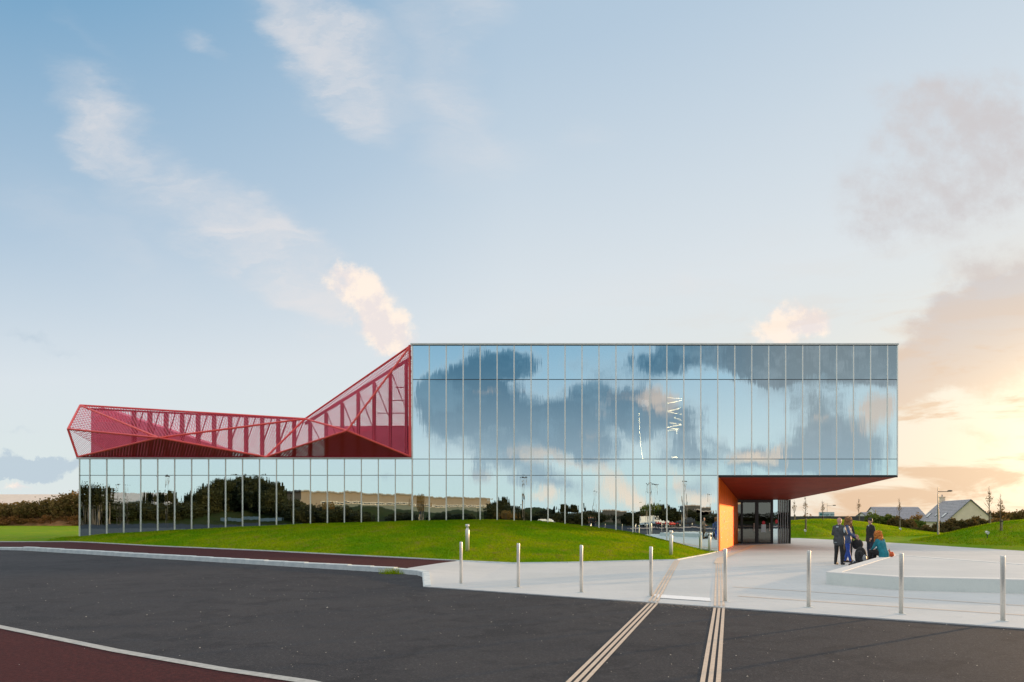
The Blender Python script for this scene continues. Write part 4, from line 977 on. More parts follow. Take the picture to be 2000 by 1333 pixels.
# sign board
sg = empty('sign_board', 'pale green lettered board standing behind the grey fence', 'sign', ((1614.5-X0)*101/FPX, 101, 0))
b_ = MB(); w_ = 15*101/FPX; b_.box((-w_, 0, 1.8), (w_, .12, CZ+(Y0-1000)*101/FPX)); b_.build('board', M['board'], sg)
b_ = MB(); b_.box((-w_+.1, .12, -1), (-w_+.2, .2, 2.2)); b_.build('leg', M['lamp_grey'], sg); b_ = MB(); b_.box((w_-.2, .12, -1), (w_-.1, .2, 2.2)); b_.build('leg', M['lamp_grey'], sg)
tcv = bpy.data.curves.new('txt', 'FONT'); tcv.body = 'Orange vert'; tcv.size = .42; tcv.align_x = 'CENTER'; tcv.extrude = .004
to = bpy.data.objects.new('lettering_tmp', tcv); C.objects.link(to); dg_ = bpy.context.evaluated_depsgraph_get(); tme = bpy.data.meshes.new_from_object(to.evaluated_get(dg_)); bpy.data.objects.remove(to)
tme.materials.clear(); tme.materials.append(M['teal']); link('lettering', tme, sg, (.12, -.008, 2.02), (R(90), 0, 0))
b_ = MB(); b_.lathe([(.17, 0), (.17, .01)], 16); link('logo_disc', b_.mesh('logo_disc', M['teal']), sg, (-w_+.28, -.012, 2.17), (R(90), 0, 0))

# houses
def gable_house(name, label, ridge0, ridge1, hw, zr, ze, zg, wallm, courses=14, loc=None):
    r0 = Vector((*ridge0, 0)); r1 = Vector((*ridge1, 0)); d = r1-r0; L = d.length; h = empty(name, label, 'house', (r0.x, r0.y, zg), math.atan2(d.y, d.x))
    zr -= zg; ze -= zg; b_ = MB(); w = hw-.25
    zt = zr-(zr-ze)*.03-.12
    for s0, s1 in ((0, L),):
        b_.add([(s0+.2, -w, 0), (s1-.2, -w, 0), (s1-.2, w, 0), (s0+.2, w, 0), (s0+.2, -w, ze+.02), (s1-.2, -w, ze+.02), (s1-.2, w, ze+.02), (s0+.2, w, ze+.02), (s0+.2, 0, zt), (s1-.2, 0, zt)],
               [(0, 1, 5, 4), (2, 3, 7, 6), (0, 4, 8, 7, 3), (1, 2, 6, 9, 5)])
    b_.build('wall', M[wallm], h)
    for sgn_ in (-1, 1):
        rf = MB(); rf.add([(0, sgn_*.0, zr-.07), (L, 0, zr-.07), (L, sgn_*hw, ze-.07), (0, sgn_*hw, ze-.07), (0, 0, zr-.13), (L, 0, zr-.13), (L, sgn_*hw, ze-.13), (0, sgn_*hw, ze-.13)], [(0, 1, 2, 3), (4, 5, 6, 7), (0, 3, 7, 4), (1, 2, 6, 5), (2, 3, 7, 6)])
        ro = rf.build('roof', M['slate'], h)
        for k in range(courses):   # slate courses, each lapping the one below
            t0 = k/courses; t1 = (k+1.05)/courses
            y0 = sgn_*hw*t0; y1 = sgn_*hw*t1; z0 = zr+(ze-zr)*t0; z1 = zr+(ze-zr)*t1
            c_ = MB(); c_.add([(0, y0, z0-.04), (L, y0, z0-.04), (L, y1, z1+.02), (0, y1, z1+.02), (0, y1, z1-.06), (L, y1, z1-.06)], [(0, 1, 2, 3), (3, 2, 5, 4)])
            c_.build('slate_course', M['slate'], ro)
    return h, L, zr, ze
h2, L2, zr2, ze2 = gable_house('slate_house', 'cream house with slate roof, chimney and three rooflights', (55.4, 100), (57.6, 113), 3.5, 4.42, 1.1, -1.6, 'render')
b_ = MB(); b_.box((L2-1.0, -.35, zr2-.4), (L2-.3, .35, zr2+.55)); b_.box((L2-1.08, -.42, zr2+.55), (L2-.22, .42, zr2+.68)); ch_ = b_.build('chimney', M['render'], h2)
b_ = MB(); b_.tube((L2-.65, 0, zr2+.68), (L2-.65, 0, zr2+1.05), .12, .1, 10); b_.build('chimney_pot', M['slate'], ch_)
for s_, t_ in ((3.0, .62), (7.0, .58), (10.4, .62)):
    y = 3.5*t_; z = zr2+(ze2-zr2)*t_; y1 = 3.5*(t_+.2); z1 = zr2+(ze2-zr2)*(t_+.2); up = Vector((0, .69, .72))*.1
    wd = .9 if s_ != 7.0 else .5
    b_ = MB(); p = [Vector((s_, y, z))+up, Vector((s_+wd, y, z))+up, Vector((s_+wd, y1, z1))+up, Vector((s_, y1, z1))+up]; b_.add(p+[q-up*1.1 for q in p], [(0, 1, 2, 3), (0, 1, 5, 4), (1, 2, 6, 5), (2, 3, 7, 6), (3, 0, 4, 7)])
    rw = b_.build('rooflight', M['lamp_grey'], h2)
    c_ = sum(p, Vector())/4; p2 = [c_+(q-c_)*.8+up*.1 for q in p]; b_ = MB(); b_.add(p2, [(0, 1, 2, 3)]); b_.build('pane', M['white_plastic'], rw)
h1, L1, zr1, ze1 = gable_house('slate_house', 'distant white house with plain slate roof behind the wide green bush', (61.0, 150), (69.0, 158), 4.2, 4.05, 1.2, -1.6, 'white_wall', 8)
h1.rotation_euler.z = R(8)
h3, L3, _, _ = gable_house('slate_house', 'small low white outbuilding left of the distant slate-roofed house', (58.5, 149), (62.2, 149), 2.4, 2.9, 1.3, -1.6, 'white_wall', 6)
h3.rotation_euler.z = R(35)

# lamps in the direct view
def arm_lamp(x, y, zb, zt, arm, lab, r=.05):
    o = empty('street_lamp', lab, 'street lamp', (x, y, zb), 0, 'arm street lamps behind the mounds'); h = zt-zb
    b_ = MB(); b_.tube((0, 0, 0), (0, 0, h*.55), r*1.3, r*1.2, 10); b_.tube((0, 0, h*.55), (0, 0, h), r*.9, r*.4, 10); b_.build('pole', M['lamp_grey'], o, False)
    b_ = MB(); za = h-.09*h-.0; b_.tube((0, 0, za), (arm*.75, 0, za+.02), r*.5, r*.4, 8); b_.build('arm', M['lamp_dark'], o)
    b_ = MB(); b_.ell((arm*.85, 0, za+.08), (arm*.2, .12, .08), 12, 8); b_.build('lamp_head', M['lamp_dark'], o, True); return o
p = px(1832, 1037, 66); q = px(1833, 952, 66); arm_lamp(p.x, 66, p.z-.4, q.z, 1.35, 'grey arm street lamp in front of the slate roof with rooflights', .07)
p = px(1615.5, 1000, 120); q = px(1615.5, 983, 120); arm_lamp(p.x, 120, -.7, q.z, 1.5, 'small distant street lamp rising behind the pale sign board', .06)
# young staked trees
def young_tree(pxx, ybase, ytop, Y, lab, seed, stake=True):
    r2 = random.Random(seed); a = px(pxx, ybase, Y); t = px(pxx, ytop, Y); h = t.z-a.z
    o = empty('young_tree', lab, 'young tree', (a.x, Y, a.z-.15), 0, 'young bare staked trees on the mounds')
    b_ = MB(); b_.tube((0, 0, 0), (.02, 0, h*.55), .045, .03, 8); b_.tube((.02, 0, h*.55), (0, 0, h+.15), .03, .006, 8); b_.build('trunk', M['trunk'], o)
    b_ = MB()
    for i in range(26):
        z = h*r2.uniform(.45, .97); an = r2.uniform(0, 6.28); l = h*.13*r2.uniform(.4, 1.1)*(1.15-z/h)*2; e_ = Vector((math.cos(an)*l*.7, math.sin(an)*l*.7, z+l*.9)); b_.tube((0, 0, z), e_, .011, .004, 5)
        b_.tube(Vector((0, 0, z)).lerp(e_, .5), e_+Vector((r2.uniform(-.15, .15), 0, .1)), .006, .003, 4)
    b_.build('branches', M['trunk'], o)
    link('leaf_cluster', leafcloud('leaf_cluster', 90, [(0, 0, h*.72, .28, .28, .3), (0.05, 0, h*.82, .12, .12, .3)], .05, M['leaf_bronze'], seed), o)
    if stake:
        b_ = MB(); b_.tube((.09, -.05, 0), (.09, -.05, h*.42), .05, .05, 8); b_.build('stake', M['stake'], o)
        b_ = MB(); b_.box((-.06, -.11, h*.36), (.15, .05, h*.36+.05)); b_.build('tie', M['black_cloth'], o)
young_tree(1551, 1022, 975, 84, 'thin bare young tree nearest the entrance glass', 1)
young_tree(1572.5, 1031, 968, 67, 'bare young tree on the small front mound, beside a white spotlight', 2)
young_tree(1606.5, 1027, 976, 80, 'bare young tree crossing the pale sign board', 3)
young_tree(1677, 1019, 972, 88, 'bare young tree behind the standing people', 4)
young_tree(1756, 1035, 972, 76, 'bare young tree at the right end of the back mound', 5)
young_tree(1931.5, 1026, 949, 58, 'tallest bare young tree on the right mound, near its crest', 6)
young_tree(1953.5, 1044, 964, 49.5, 'bare young tree on the near face of the right mound', 7)
def spot(pxx, y, Y, lab):
    a = px(pxx, y, Y); o = empty('ground_spotlight', lab, 'spotlight', (a.x, Y, a.z), 0, 'small white spotlights in the grass')
    b_ = MB(); b_.tube((0, -.1, .12), (0, .12, .17), .11, .09, 14); b_.build('lamp_body', M['white_plastic'], o); b_ = MB(); b_.tube((0, 0, -.25), (0, 0, .1), .03); b_.build('spike', M['lamp_dark'], o)
spot(1572.5, 1039, 64.9, 'white ground spotlight on the small front mound'); spot(1758.5, 1035.5, 72, 'white ground spotlight at the foot of the tree on the back mound'); spot(1928, 1044, 47, 'white ground spotlight on the near face of the right mound')

# ---------------------------------------------------------------- people
def remesh(mb, name, m, vox=.011, sm=3):
    me_ = mb.mesh(name+'_raw'); t_ = bpy.data.objects.new('tmp', me_); C.objects.link(t_)
    r_ = t_.modifiers.new('r', 'REMESH'); r_.mode = 'VOXEL'; r_.voxel_size = vox; r_.use_smooth_shade = True
    s_ = t_.modifiers.new('s', 'SMOOTH'); s_.iterations = sm; s_.factor = .5
    dg_ = bpy.context.evaluated_depsgraph_get(); out = bpy.data.meshes.new_from_object(t_.evaluated_get(dg_)); bpy.data.objects.remove(t_); bpy.data.meshes.remove(me_)
    out.name = name; out.materials.clear(); out.materials.append(m); out.polygons.foreach_set('use_smooth', [True]*len(out.polygons)); return out
def V3(*a): return Vector(a)
def pose(**k):
    J = dict(pel=V3(0, 0, .93), chest=V3(0, 0, 1.28), neck=V3(0, 0, 1.47), head=V3(0, .03, 1.625),
             shL=V3(-.180, 0, 1.385), shR=V3(.180, 0, 1.385), elL=V3(-.24, -.02, 1.13), elR=V3(.24, -.02, 1.13), wrL=V3(-.24, .08, .89), wrR=V3(.24, .08, .89),
             hiL=V3(-.09, 0, .90), hiR=V3(.09, 0, .90), knL=V3(-.11, .02, .49), knR=V3(.11, .02, .49), anL=V3(-.13, -.02, .09), anR=V3(.13, -.02, .09))
    J.update({a: Vector(b) for a, b in k.items()}); return J
def hand(mb, wr, el, side):
    d = (wr-el).normalized(); lat = d.cross(Vector((0, 1, 0)));  lat = lat.normalized() if lat.length > .1 else Vector((1, 0, 0)); fwd = lat.cross(d).normalized()
    pal = wr+d*.085; mb.capsule(wr, .028, pal, .034, 8)
    for i, ln in enumerate((.062, .075, .07, .055)):
        o = fwd*(.028-.019*i); a = pal+o+d*.01; b = a+d*ln*.55+lat*side*.008; c = b+d*ln*.4+lat*side*.022; mb.capsule(a, .0105, b, .0098, 6); mb.capsule(b, .0098, c, .0085, 6)
    t0 = wr+d*.03+fwd*.026; t1 = t0+d*.03+fwd*.028; mb.capsule(t0, .0125, t1, .011, 6); mb.capsule(t1, .011, t1+d*.03+fwd*.006, .0095, 6)
def torso(mb, J, k=1., kb=1., lo=0.):
    p, c, n = J['pel'], J['chest'], J['neck']
    for t0, t1, r0, r1 in ((0, .35, .15, .135), (.35, .7, .135, .15), (.7, 1., .15, .165)):
        for s_ in (-1, 0, 1):
            a = p.lerp(c, t0); b = p.lerp(c, t1); lat = (J['shR']-J['shL']).normalized(); mb.capsule(a+lat*s_*.065*k, r0*.72*k, b+lat*s_*.065*k, r1*.72*k, 12)
    lat = (J['shR']-J['shL']).normalized()
    mb.capsule(c-lat*.07, .12*k, n-lat*.05-Vector((0, 0, .06)), .075*k, 12); mb.capsule(c+lat*.07, .12*k, n+lat*.05-Vector((0, 0, .06)), .075*k, 12)
    mb.capsule(J['shL'], .062*k, n-Vector((0, 0, .045)), .06*k, 10); mb.capsule(J['shR'], .062*k, n-Vector((0, 0, .045)), .06*k, 10)
    if lo: mb.capsule(p+lat*-.07, .125*k, p+lat*-.07-Vector((0, 0, lo)), .122*k, 12); mb.capsule(p+lat*.07, .125*k, p+lat*.07-Vector((0, 0, lo)), .122*k, 12)
def person(name, label, loc, yaw, J, top, bottom, hair=None, hairlen=0, sc=1., look=0., jk=1.18, extra=None, ground=True, shoes='shoe'):
    mb = MB(); torso(mb, J, .9)
    for s_ in 'LR':
        sd = -1 if s_ == 'L' else 1
        mb.capsule(J['sh'+s_], .048, J['el'+s_], .038, 10); mb.capsule(J['el'+s_], .038, J['wr'+s_], .026, 10); hand(mb, J['wr'+s_], J['el'+s_], sd)
        mb.capsule(J['hi'+s_], .085, J['kn'+s_], .056, 12); mb.capsule(J['kn'+s_], .055, J['an'+s_], .036, 12); mb.capsule(J['an'+s_], .036, J['an'+s_]+Vector((0, .13, -.045)), .03, 8)
    h = J['head']; n = J['neck']; rz = Matrix.Rotation(look, 3, 'Z')
    mb.capsule(n-Vector((0, 0, .04)), .058, n.lerp(h, .5), .052, 12)
    mb.ell(h+Vector((0, -.008, .018)), (.077, .096, .103), 16, 12, rz)
    def hp(x, y, z): return h+rz @ Vector((x, y, z))
    mb.ell(hp(0, .028, -.052), (.056, .062, .068), 12, 8); mb.capsule(hp(0, .088, .004), .011, hp(0, .106, -.026), .014, 6)
    for s_ in (-1, 1): mb.ell(hp(s_*.078, -.008, -.004), (.011, .02, .032), 8, 6, rz)
    mb.capsule(hp(-.02, .088, -.062), .008, hp(.02, .088, -.062), .008, 6); mb.capsule(hp(-.035, .084, .026), .008, hp(.035, .084, .026), .008, 6)
    o = link(name, remesh(mb, 'person', M['skin'], .0095, 2), None, loc, (0, 0, yaw)); o.scale = (sc,)*3; tag(o, label, 'person')
    for s_ in (-1, 1): e_ = MB(); e_.ell(hp(s_*.03, .083, .008), (.011, .008, .007), 8, 6); e_.build('eye', M['shoe'], o)
    mb = MB(); torso(mb, J, jk, lo=.10)
    for s_ in 'LR':
        e1 = J['el'+s_]; w1 = J['wr'+s_]; mb.capsule(J['sh'+s_], .066*jk/1.1, e1, .055*jk/1.1, 12); mb.capsule(e1, .053*jk/1.1, e1.lerp(w1, .93), .038, 12)
    link('jacket', remesh(mb, 'jacket', M[top], .013, 3), o)
    mb = MB()
    for s_ in 'LR':
        mb.capsule(J['hi'+s_], .105, J['kn'+s_], .076, 12); mb.capsule(J['kn'+s_], .073, J['kn'+s_].lerp(J['an'+s_], .97), .056, 12)
    mb.capsule(J['hiL']+Vector((0, 0, .04)), .105, J['hiR']+Vector((0, 0, .04)), .105, 12)
    link('trousers', remesh(mb, 'trousers', M[bottom], .013, 3), o)
    for s_ in 'LR':
        a = J['an'+s_]; mb = MB(); f = Vector((0, 1, 0)) if ground else (J['an'+s_]-J['kn'+s_]).cross(Vector((1, 0, 0))).normalized()
        mb.capsule(a+Vector((0, -.03, -.035)), .045, a+Vector((0, .15, -.045)), .038, 10); mb.capsule(a, .05, a+Vector((0, 0, .09)), .052, 10); link('shoe', remesh(mb, 'shoe', M[shoes], .012, 2), o)
    if hair:
        mb = MB(); mb.ell(hp(0, -.016, .046), (.097, .110, .100), 16, 12, rz); mb.ell(hp(0, -.055, -.015), (.09, .072, .08), 12, 8, rz); 
        hm = remesh(mb, 'hair', M[hair], .012, 2); ho = link('hair', hm, o)
        if hairlen:
            nn = 2600; r3 = np.random.default_rng(5); c = []; f = []
            L = np.array([[0, -.03, .03, .11, .12, .11], [0, -.07, -.08, .13, .10, .12], [0, -.09, -.08-hairlen*.45, .15, .08, .16*hairlen/.3], [-.09, .0, -.08-hairlen*.2, .05, .06, .14], [.09, 0, -.08-hairlen*.2, .05, .06, .14]])
            k_ = r3.integers(0, 5, nn); L[:, 3:] *= 1.28; d = r3.normal(size=(nn, 3)); d /= np.linalg.norm(d, axis=1)[:, None]; ctr = L[k_, :3]+d*L[k_, 3:]*r3.uniform(.6, 1.05, nn)[:, None]
            Rm = np.array(rz); ctr = ctr @ Rm.T+np.array(h)
            a = np.stack([r3.normal(0, .5, nn), r3.normal(0, .5, nn), -np.ones(nn)], 1); a /= np.linalg.norm(a, axis=1)[:, None]; b = np.cross(a, r3.normal(size=(nn, 3))); b /= np.linalg.norm(b, axis=1)[:, None]
            s1 = .022; s2 = .007; v = np.stack([ctr-a*s1-b*s2, ctr-a*s1*.3+b*s2*1.8, ctr+a*s1+b*s2*.2, ctr+a*s1*.2-b*s2*1.8], 1)
            link('curls', npmesh('curls', v.reshape(-1, 3), np.arange(4*nn).reshape(-1, 4), M[hair], 4), o)
    return o
def patch(o, c, r, m, name='patch', rot=None): mb = MB(); mb.ell(c, r, 12, 8, rot); return mb.build(name, M[m], o, True)
yaw_to = lambda dx_, dy_: math.atan2(dy_, dx_)-math.pi/2
z_ = plaza_z(9.1, 25.1)
J = pose(elL=(-.25, .02, 1.13), elR=(.25, .04, 1.14), wrL=(-.06, .20, 1.14), wrR=(.06, .19, 1.10), knL=(-.12, .03, .49))
p1 = person('person', 'bald man in charcoal jacket with grey arm patch, arms folded, standing leftmost', (9.05, 25.1, z_), yaw_to(.75, .65), J, 'grey_jacket', 'black_cloth', None, 0, .995, look=-.3)
patch(p1, (.235, -.045, 1.29), (.035, .05, .11), 'grey_patch'); patch(p1, (0, -.115, 1.40), (.06, .03, .03), 'grey_patch'); patch(p1, (-.06, -.14, .83), (.06, .03, .012), 'grey_patch')
mb = MB(); mb.tube((.02, .12, .05), (.03, .10, .40), .016); mb.tube((.03, .10, .40), (.05, .10, .45), .014); mb.build('strap', M['yellow'], p1)
J = pose(elL=(-.25, .06, 1.16), elR=(.25, .08, 1.15), wrL=(-.14, .26, 1.08), wrR=(.20, .30, 1.0), head=(0, .06, 1.635), anL=(-.10, -.10, .09), anR=(.12, .12, .09))
p2 = person('person', 'man with long curly brown hair in a blue and grey riding suit', (9.85, 26.4, plaza_z(9.9, 26.5)), yaw_to(.8, -.35), J, 'blue_grey', 'blue_suit', 'hair_brown', .12, 1.0, look=-.4, jk=1.14)
patch(p2, (.02, .135, 1.13), (.07, .03, .13), 'cream_cloth'); patch(p2, (.0, -.125, 1.2), (.10, .03, .14), 'blue_suit')
J = pose(elL=(-.24, .04, 1.14), elR=(.22, .14, 1.16), wrR=(.18, .36, 1.02), wrL=(-.22, .16, .9))
p3 = person('person', 'dark haired person in black jacket half hidden behind the curly haired man', (10.2, 27.3, plaza_z(10.2, 27.3)), yaw_to(.3, -.95), J, 'black_cloth', 'black_cloth', 'hair_dark', 0, .99, look=.5)
J = pose(elL=(-.25, -.02, 1.14), elR=(.25, -.02, 1.14), wrL=(-.18, .06, .95), wrR=(.18, .06, .95))
p4 = person('person', 'dark haired man in black sweater and jeans standing with hands at his pockets', (11.35, 27.9, plaza_z(11.3, 27.9)), yaw_to(-.9, -.15), J, 'black_cloth', 'jeans', 'hair_dark', 0, 1.0, look=.45)
patch(p4, (.0, .085, 1.44), (.045, .03, .04), 'grey_patch', 'collar')
# seated woman, on the rim and turned away, leaning forward
J = dict(pel=V3(0, 0, .12), chest=V3(0, .11, .44), neck=V3(0, .19, .62), head=V3(0, .27, .77), shL=V3(-.17, .15, .57), shR=V3(.17, .15, .57), elL=V3(-.24, .24, .33), elR=V3(.24, .26, .33), wrL=V3(-.12, .42, .24), wrR=V3(.12, .43, .24),
         hiL=V3(-.09, .02, .10), hiR=V3(.09, .02, .10), knL=V3(-.12, .44, .16), knR=V3(.12, .44, .16), anL=V3(-.12, .52, -.23), anR=V3(.12, .50, -.23))
p5 = person('person', 'woman with long curly red hair and teal top sitting on the platform edge', (10.32, 24.55, .322), yaw_to(-.5, .85), J, 'teal_cloth', 'black_cloth', 'hair_red', .34, 1.0, jk=1.12, look=.2)
p5.location = (10.42, 24.45, .335)
# bags
def bag_mesh(parts, m, vox=.013): mb = MB(); [mb.ell(c, r, 14, 10) if k == 'e' else mb.capsule(c, r[0], Vector(r[1]), r[2], 10) for k, c, r in parts]; return remesh(mb, 'bag_body', M[m], vox, 3)
o = empty('backpack', 'black backpack with grey panel and looped straps leaning on the platform edge', 'backpack', (9.62, 24.6, plaza_z(9.6, 24.6)), R(25))
link('bag_body', bag_mesh([('e', (0, 0, .27), (.19, .15, .28)), ('e', (0, -.08, .18), (.15, .12, .17))], 'black_cloth'), o)
mb = MB(); mb.ell((.05, -.17, .24), (.11, .045, .17), 12, 8); mb.build('pocket', M['lamp_grey'], o, True)
mb = MB()
for i in range(16):
    a = 2*math.pi*i/16; b = 2*math.pi*(i+1)/16; mb.capsule((-.20+.10*math.cos(a), -.12, .28+.22*math.sin(a)), .02, (-.20+.10*math.cos(b), -.12, .28+.22*math.sin(b)), .02, 6)
mb.build('strap', M['black_cloth'], o, True)
o = empty('backpack', 'upright black backpack behind the looped one, beside the seated woman', 'backpack', (10.0, 25.5, plaza_z(10, 25.5)), R(-10))
link('bag_body', bag_mesh([('e', (0, 0, .32), (.22, .16, .33)), ('e', (.1, -.05, .2), (.16, .14, .2))], 'black_cloth'), o)
mb = MB(); mb.capsule((-.05, 0, .64), .014, (.05, 0, .64), .014, 6); mb.build('handle', M['black_cloth'], o)
o = empty('shoulder_bag', 'small flat black bag lying on the ground by the man\'s boots', 'bag', (9.3, 24.3, plaza_z(9.3, 24.3)), R(30))
link('bag_body', bag_mesh([('e', (0, 0, .06), (.28, .12, .08)), ('e', (.12, 0, .1), (.1, .09, .08))], 'black_cloth'), o)
mb = MB(); mb.capsule((-.1, 0, .12), .01, (0, 0, .2), .01, 6); mb.capsule((0, 0, .2), .01, (.12, 0, .14), .01, 6); mb.build('strap', M['grey_patch'], o)
o = empty('helmet_bag', 'black soft bag held up at hip height between the standing people', 'bag', (10.22, 26.35, plaza_z(10.2, 26.3)+.55), R(-30))
link('bag_body', bag_mesh([('e', (0, 0, .17), (.21, .14, .20)), ('e', (-.02, 0, .06), (.17, .12, .10))], 'black_cloth'), o)
mb = MB(); mb.capsule((-.08, 0, .34), .012, (-.02, 0, .47), .012, 6); mb.capsule((-.02, 0, .47), .012, (.08, 0, .34), .012, 6); mb.build('handle', M['black_cloth'], o)
o = empty('soft_bag', 'small orange red soft bag on the platform right of the seated woman', 'bag', (10.78, 24.75, .32), 0)
link('bag_body', bag_mesh([('e', (0, 0, .07), (.15, .11, .09)), ('e', (-.04, 0, .16), (.06, .05, .08)), ('e', (.06, 0, .11), (.07, .07, .07))], 'orange_cloth'), o)
mb = MB(); mb.capsule((-.07, 0, .2), .01, (-.02, 0, .27), .01, 6); mb.build('strap', M['orange_cloth'], o)

# grass tuft at the kerb corner
o = link('weed_tuft', npmesh('weed_tuft', *(lambda n: (lambda b, a, h: (np.stack([np.stack([b[:, 0]-.006, b[:, 1], b[:, 2]], 1), np.stack([b[:, 0]+.006, b[:, 1], b[:, 2]], 1), np.stack([b[:, 0]+a[:, 0]*h, b[:, 1]+a[:, 1]*h, b[:, 2]+h], 1)], 1).reshape(-1, 3), np.arange(3*n).reshape(-1, 3)))(np.stack([-6.25+rng.normal(0, .16, n), 21.25+rng.normal(0, .07, n), np.full(n, -.02)], 1), rng.normal(0, .45, (n, 2)), rng.uniform(.05, .24, n)))(260), M['blade']))
tag(o, 'small green weed tuft growing in the kerb corner', 'weed')

# ---------------------------------------------------------------- the world behind the camera, seen in the glass
def back(pxx, py, Yv):   # mirrored pixel -> real point
    p = px(pxx, py, Yv); return Vector((p.x, 2*YF-Yv, p.z))
RH = []
r2 = random.Random(9)
for i in range(11): RH.append((-108+i*10+r2.uniform(-2, 2), -84+r2.uniform(-3, 3), r2.uniform(11, 15), 17, r2.uniform(3.6, 4.8)))
for i in range(5): RH.append((8+i*11, -86+r2.uniform(-3, 3), 11, 11, r2.uniform(.7, 1.5)))
def back_z(x, y):
    z = road_z(x)-.01
    for cx_1, cy, rx, ry, h in RH:
        rr_ = math.hypot((x-cx_1)/rx, (y-cy)/ry)
        if rr_ < 1: z += h*.62*(.5+.5*math.cos(math.pi*rr_))
    return z
struct(sheet('rear_lawn', [(-160, -66.2), (80, -66.2), (80, -190), (-160, -190)], back_z, 3, M['grass_rear']), label='grass mounds across the road, seen in the glass')
struct(sheet('rear_road', [(-150, -65.9), (69, -65.9), (69, -27), (48, -15), (12, -10), (-150, -10)], lambda x, y: road_z(x)+.006, 3, mat('rear_asphalt', (.022, .026, .036), .8, spec=.05)), label='dark road beyond the forecourt, seen in the glass')
pb = MB(); pb.add([(6, -36, .0), (45, -36, .0), (45, -24, .0), (6, -24, .0)], [(0, 1, 2, 3)]); struct(pb.build('gravel_bed', mat('pink_gravel', (.30, .22, .19), .9, 0, .3, 12, .5, 20)), label='pink gravel bed across the road, seen in the glass')
crown1 = leafcloud('crown', 9000, [(0, 0, .62, .36, .36, .3), (-.25, 0, .5, .25, .28, .24), (.25, .05, .52, .27, .28, .26), (0, 0, .82, .2, .2, .17), (.1, -.1, .35, .34, .3, .2)], .022, M['leaf_dark'], 31)
crown2 = leafcloud('crown', 5000, [(0, 0, .55, .42, .4, .32), (-.3, 0, .42, .3, .3, .25), (.3, 0, .45, .3, .3, .3), (.05, .0, .25, .5, .4, .22)], .03, M['leaf_dark'], 32)
crown3 = leafcloud('crown', 2600, [(0, 0, .82, .17, .17, .16), (.12, 0, .7, .12, .12, .1), (-.12, 0, .74, .12, .12, .1)], .03, M['leaf_dark'], 33)
crown4 = leafcloud('crown', 5000, [(0, 0, .55, .2, .2, .44), (.04, 0, .35, .22, .22, .3)], .02, M['leaf_green'], 34)
crown5 = leafcloud('crown', 1500, [(0, 0, .7, .22, .22, .28)], .016, M['leaf_bronze'], 35)
tb = MB(); tb.tube((0, 0, 0), (0, 0, .5), .035, .02, 8); tb.tube((0, 0, .35), (.18, 0, .65), .015, .008, 6); tb.tube((0, 0, .4), (-.18, .05, .7), .015, .008, 6); tb.tube((0, 0, .5), (.02, 0, .85), .02, .006, 6); tmesh = tb.mesh('trunk', M['lamp_dark'])
def rtree(pxx, ytop, Yv, crown, label, wide=1., name='tree', cat='tree', zb=0.):
    p = back(pxx, ytop, Yv); h = p.z-zb; o = empty(name, label, cat, (p.x, p.y, zb), random.Random(int(pxx)).uniform(0, 6), 'trees and bushes across the road seen in the glass'); o.scale = (h*wide, h*wide, h)
    link('crown', crown, o); link('trunk', tmesh, o); return o
